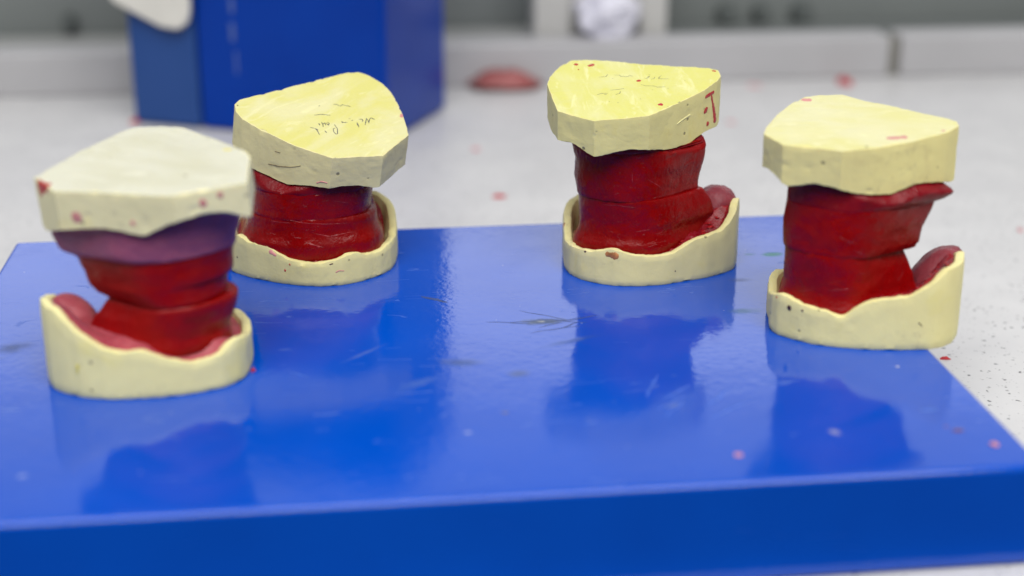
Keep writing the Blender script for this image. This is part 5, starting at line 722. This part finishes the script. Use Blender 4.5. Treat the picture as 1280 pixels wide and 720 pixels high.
# white holder and the crumpled cloth in it
hl = empty('white_holder', along(*HOLDER), UANG); tag(hl, 'small white open holder standing on the ledge at the back of the table', 'holder')
wm = plain_mat('off_white_plastic', (0.50, 0.50, 0.49), 0.5, 0.04, 20, 0.05)
bm = bmesh.new(); add_box(bm, -0.048, -0.022, 0, 0.03, 0, 0.10, 0.002, 2); obj('side_panel', bm, wm, hl, 40)
bm = bmesh.new(); add_box(bm, 0.028, 0.048, 0, 0.03, 0, 0.10, 0.002, 2); obj('side_panel', bm, wm, hl, 40)
bm = bmesh.new(); add_box(bm, -0.0225, 0.0285, 0.018, 0.029, 0.001, 0.099, 0.001, 2); obj('back_plate', bm, wm, hl, 40)
bm = bmesh.new(); bmesh.ops.create_icosphere(bm, subdivisions=5, radius=0.021)
for v_ in bm.verts:
    n_ = v_.co.normalized(); f_ = fbm(n_, 1.6, 5, 3.0); v_.co = n_*(0.021*(1+0.28*f_)); v_.co.z = v_.co.z*0.95
cl = obj('crumpled_cloth', bm, plain_mat('lilac_white_tissue', (0.70, 0.70, 0.80), 0.9, 0.04, 30, 0.3), None, 0)
cl.location = along(HOLDER[0]+0.003, HOLDER[1]-0.004, HOLDER[2]+0.020)
tag(cl, 'crumpled lilac white tissue stuffed into the white holder', 'tissue')

# ---------------------------------------------------------------- wax crumbs and scraps
crumb_m = wax_mat('red_wax_crumb', (0.45, 0.015, 0.03), (0.55, 0.04, 0.05), (0.6, 0.2, 0.2), 0.4, 9.3, 0.3)
pink_m = wax_mat('pale_pink_crumb', (0.62, 0.26, 0.29), (0.66, 0.34, 0.36), (0.7, 0.45, 0.45), 0.45, 10.3, 0.3)
def lump(name, at, rx, ry, rz, m, seed, parent=None, ang=0.0):
    bm = bmesh.new(); bmesh.ops.create_icosphere(bm, subdivisions=3, radius=1.0)
    for v_ in bm.verts:
        n_ = v_.co.normalized(); f_ = 1+0.42*fbm(n_, 1.3, 3, seed); z_ = n_.z*f_
        tp = 1-0.45*max(0.0, n_.z); v_.co = Vector((n_.x*f_*rx*tp, n_.y*f_*ry*tp, max(-0.25, z_)*rz))
    o = obj(name, bm, m, parent, 60); o.location = at; o.rotation_euler = (0, 0, ang); return o
for i, (x, y, z, rx, ry, rz, pk, label) in enumerate(CRUMBS):
    o = lump('wax_crumb', (x, y, z + rz*0.25*MM), rx*MM, ry*MM, rz*MM, pink_m if pk else crumb_m, i*1.7+0.5, ang=i*0.9)
    tag(o, label, 'wax crumb', 'loose crumbs of wax')
o = lump('wax_lump', (*SCRAP, 0.0022), 0.026, 0.016, 0.0075, plain_mat('brick_red_wax', (0.30, 0.08, 0.08), 0.5, 0.15, 40, 0.2), 4.4)
tag(o, 'low mound of brick red wax by the grey upstand right of the blue box', 'wax lump')

# ---------------------------------------------------------------- wax smears, runs and pencil marks on the stone
smear_m = {'r': wax_mat('red_wax_smear', (0.42, 0.012, 0.02), (0.52, 0.03, 0.04), (0.6, 0.2, 0.18), 0.3, 11.3, 0.2),
           'c': plain_mat('hairline_crack_dirt', (0.16, 0.12, 0.06), 0.8, 0.3, 300), 'l': plain_mat('pale_yellow_drip', (0.80, 0.76, 0.36), 0.3, 0.05),
           'p': plain_mat('faint_pink_smear', (0.62, 0.26, 0.25), 0.45, 0.1), 'o': plain_mat('orange_brown_smear', (0.42, 0.17, 0.06), 0.4, 0.35, 400),
           'd': plain_mat('dark_plum_smear', (0.05, 0.008, 0.02), 0.4, 0.3, 300), 'y': plain_mat('yellow_stain_film', (0.70, 0.62, 0.12), 0.5, 0.1)}
def bvh_of(o):
    me = o.data
    return BVHTree.FromPolygons([v.co.copy() for v in me.vertices], [tuple(p.vertices) for p in me.polygons])
BV = {}
def on_skin(o, p, n):
    if o.name not in BV: BV[o.name] = bvh_of(o)
    b = BV[o.name]
    hit = b.ray_cast(p+n*0.004, -n, 0.012)
    if hit[0] is None:
        hit = b.find_nearest(p)
    return hit[0], hit[1]
def smear(k, part, pts, width, colr, name='wax_smear', th=0.00016, seed=0.0, outward=None):
    """a film of wax on the stone along a poly-line of local points; width in mm at each end"""
    o = MODEL[k][part]; P = [Vector(p)*MM for p in pts]
    _, n0 = on_skin(o, P[0], Vector(outward).normalized()) if outward else (None, None)
    n = Vector(outward).normalized()
    if len(P) == 1: P = [P[0], P[0]+Vector((0.0001, 0, 0))]
    path = resamp(P, max(5, int((P[-1]-P[0]).length/0.0006)+4)); m = len(path)
    bm = bmesh.new(); rows = []
    L = sum((path[i+1]-path[i]).length for i in range(m-1))
    for i, p in enumerate(path):
        t = i/(m-1); d = (path[min(m-1, i+1)]-path[max(0, i-1)]); d = d - n*d.dot(n)
        if d.length < 1e-7: d = Vector((1, 0, 0)) - n*n.x
        d.normalize(); s = n.cross(d)
        w = (width[0]+(width[1]-width[0])*t)*MM*0.5
        cap = min(1.0, math.sqrt(max(0.02, min(t, 1-t)*max(L, w)/max(w, 1e-6)*1.6)))
        w *= cap*(1+0.45*fbm(p, 700, 3, seed+k))
        row = []
        for j in range(7):
            u = j/6*2-1; q = p + s*(u*w); hp, hn = on_skin(o, q, n)
            lift = th*(1-u*u)*cap + 0.00003 - (0.00010 if abs(u) > 0.99 or i in (0, m-1) else 0)
            row.append(bm.verts.new(hp + n*lift))
        rows.append(row)
    for a, b in zip(rows, rows[1:]):
        for j in range(6): bm.faces.new((a[j], a[j+1], b[j+1], b[j]))
    r = obj(name, bm, smear_m[colr] if isinstance(colr, str) else colr, o, 80); return r
for i, (k, part, pts, width, colr, outw) in enumerate(SMEARS):
    smear(k, part, pts, width, colr, seed=i*2.3, outward=outw, name='wax_run' if len(pts) > 1 and colr == 'r' else 'wax_smear')

# shavings and drips of wax along the foot of each rim, and pale lines painting scratches and seam highlights on the wax
shave_m = wax_mat('bright_wax_shavings', (0.26, 0.002, 0.006), (0.42, 0.020, 0.025), (0.55, 0.16, 0.15), 0.24, 12.3, 0.5)
for k, a0, a1, cnt in ((2, -2.9, -0.2, 60), (3, -3.0, 0.25, 85), (4, -3.3, -0.3, 110)):
    rnd = random.Random(k*11); ring = MODEL[k]['inner']; cc = sum(ring, Vector())/len(ring); bv = bvh_of(MODEL[k]['plate']); bm = bmesh.new()
    for q in range(cnt):
        a = a0 + (a1-a0)*(rnd.random() if k != 4 else rnd.random()**1.7); s_ = rnd.uniform(0.76, 0.97)
        r = min(ring, key=lambda p: abs((math.atan2(p.y-cc.y, p.x-cc.x)-a+math.pi) % (2*math.pi)-math.pi))
        x, y = cc.x+(r.x-cc.x)*s_, cc.y+(r.y-cc.y)*s_; hit = bv.ray_cast(Vector((x, y, 0.06)), Vector((0, 0, -1)))
        if hit[0] is None: continue
        sz = rnd.uniform(0.3, 0.95)*MM; g = bmesh.ops.create_icosphere(bm, subdivisions=2, radius=1.0)['verts']; tw = rnd.uniform(0, 6.3); sd = rnd.uniform(0, 50)
        for v_ in g:
            n_ = v_.co.normalized(); f_ = 1+0.7*fbm(n_, 1.5, 2, sd); px_, py_ = n_.x*1.7*f_, n_.y*0.9*f_
            v_.co = hit[0] + Vector((px_*math.cos(tw)-py_*math.sin(tw), px_*math.sin(tw)+py_*math.cos(tw), n_.z*0.55*f_))*sz
    o = obj('wax_shavings', bm, shave_m, MODEL[k]['root'], 60); o['kind'] = 'stuff'
scr_m = plain_mat('wax_scratch_glint', (0.28, 0.030, 0.035), 0.35, 0.3, 600)
for k, strokes_ in SCRATCH_GLINTS:
    bvs = [bvh_of(o) for o in MODEL[k]['wax']+[MODEL[k]['plate']]]; bm = bmesh.new()
    for sidx, s_ in enumerate(strokes_):
        s_ = [p for p in s_ if p]
        if len(s_) < 2: continue
        path = resamp([Vector(p)*MM for p in s_], 8*len(s_)); rows = []
        for i, p in enumerate(path):
            d = path[min(len(path)-1, i+1)]-path[max(0, i-1)]; sd = Vector((0, -1, 0.2)).cross(d).normalized()
            ww = 0.00022*(0.25+abs(noise.noise(Vector((i*0.35, sidx*3.1, k)))))*math.sin(math.pi*(i+0.5)/len(path))
            row = []
            for u in (-1, 0, 1):
                best = min((b_.find_nearest(p+sd*ww*u) for b_ in bvs), key=lambda t: t[3])
                row.append(bm.verts.new(best[0] + (best[1] if best[1].y < 0.2 else -best[1])*(0.00006 if u == 0 else 0.00002)))
            rows.append(row)
        for a, b in zip(rows, rows[1:]):
            for j in range(2): bm.faces.new((a[j], a[j+1], b[j+1], b[j]))
    obj('scratch_glint', bm, scr_m, MODEL[k]['root'], 80)

graphite = plain_mat('pencil_graphite', (0.10, 0.10, 0.09), 0.5, 0.3, 300)
def pencil(k, strokes, outward, w):
    o = MODEL[k]['upper_cast']; n = Vector(outward).normalized(); bm = bmesh.new()
    for sidx, s_ in enumerate(strokes):
        path = resamp([Vector(p)*MM for p in s_], max(4, len(s_)*4)); rows = []
        for i, p in enumerate(path):
            d = path[min(len(path)-1, i+1)]-path[max(0, i-1)]
            if d.length < 1e-8: d = Vector((1, 0, 0))
            sd = n.cross(d).normalized(); ww = w*MM*(0.55+0.45*math.sin(math.pi*i/(len(path)-1)))*(1+0.4*fbm(p, 1500, 2, sidx))
            row = []
            for u in (-1, 0, 1):
                hp, hn = on_skin(o, p+sd*ww*0.5*u, n); row.append(bm.verts.new(hp+n*(0.00005 if u == 0 else 0.00002)))
            rows.append(row)
        for a, b in zip(rows, rows[1:]):
            for j in range(2): bm.faces.new((a[j], a[j+1], b[j+1], b[j]))
    obj('pencil_writing', bm, graphite, o, 80)
for k, w, outw, strokes in PENCIL: pencil(k, strokes, outw, w)

# ---------------------------------------------------------------- camera, light, world
cam = bpy.data.cameras.new('camera'); co = bpy.data.objects.new('camera', cam); COL.objects.link(co)
co.location = (0, 0, 0.226); co.rotation_euler = (math.radians(90-19.9589), 0, 0)
cam.sensor_width = 36; cam.lens = 36*1900/1280; cam.clip_start = 0.02; cam.clip_end = 50
cam.dof.use_dof = True; cam.dof.focus_distance = 0.565; cam.dof.aperture_fstop = 4.5
SC.camera = co

w = bpy.data.worlds.new('World'); SC.world = w; w.use_nodes = True
wt = w.node_tree; tc = N(wt, 'ShaderNodeTexCoord'); sx = N(wt, 'ShaderNodeSeparateXYZ'); wt.links.new(tc.outputs['Generated'], sx.inputs[0])
fac = mathn(wt, 'ADD', mathn(wt, 'MULTIPLY', sx.outputs[1], 0.35), mathn(wt, 'ADD', mathn(wt, 'MULTIPLY', sx.outputs[2], 0.35), 0.45), clamp=True)
wcol = ramp(wt, fac, WORLD_RAMP)
bg = w.node_tree.nodes['Background']; wt.links.new(wcol, bg.inputs['Color']); bg.inputs['Strength'].default_value = WORLD

def area(name, loc, target, sx, sy, power, color):
    l = bpy.data.lights.new(name, 'AREA'); l.shape = 'RECTANGLE'; l.size = sx; l.size_y = sy; l.energy = power; l.color = color
    o = bpy.data.objects.new(name, l); COL.objects.link(o); o.location = loc
    o.rotation_euler = (Vector(target)-Vector(loc)).to_track_quat('-Z', 'Y').to_euler(); return o
for a in LAMPS: area(*a)

SC.view_settings.view_transform = 'Standard'; SC.view_settings.look = 'None'; SC.view_settings.exposure = EXPOSURE; SC.view_settings.gamma = 1.0
SC.cycles.max_bounces = 10
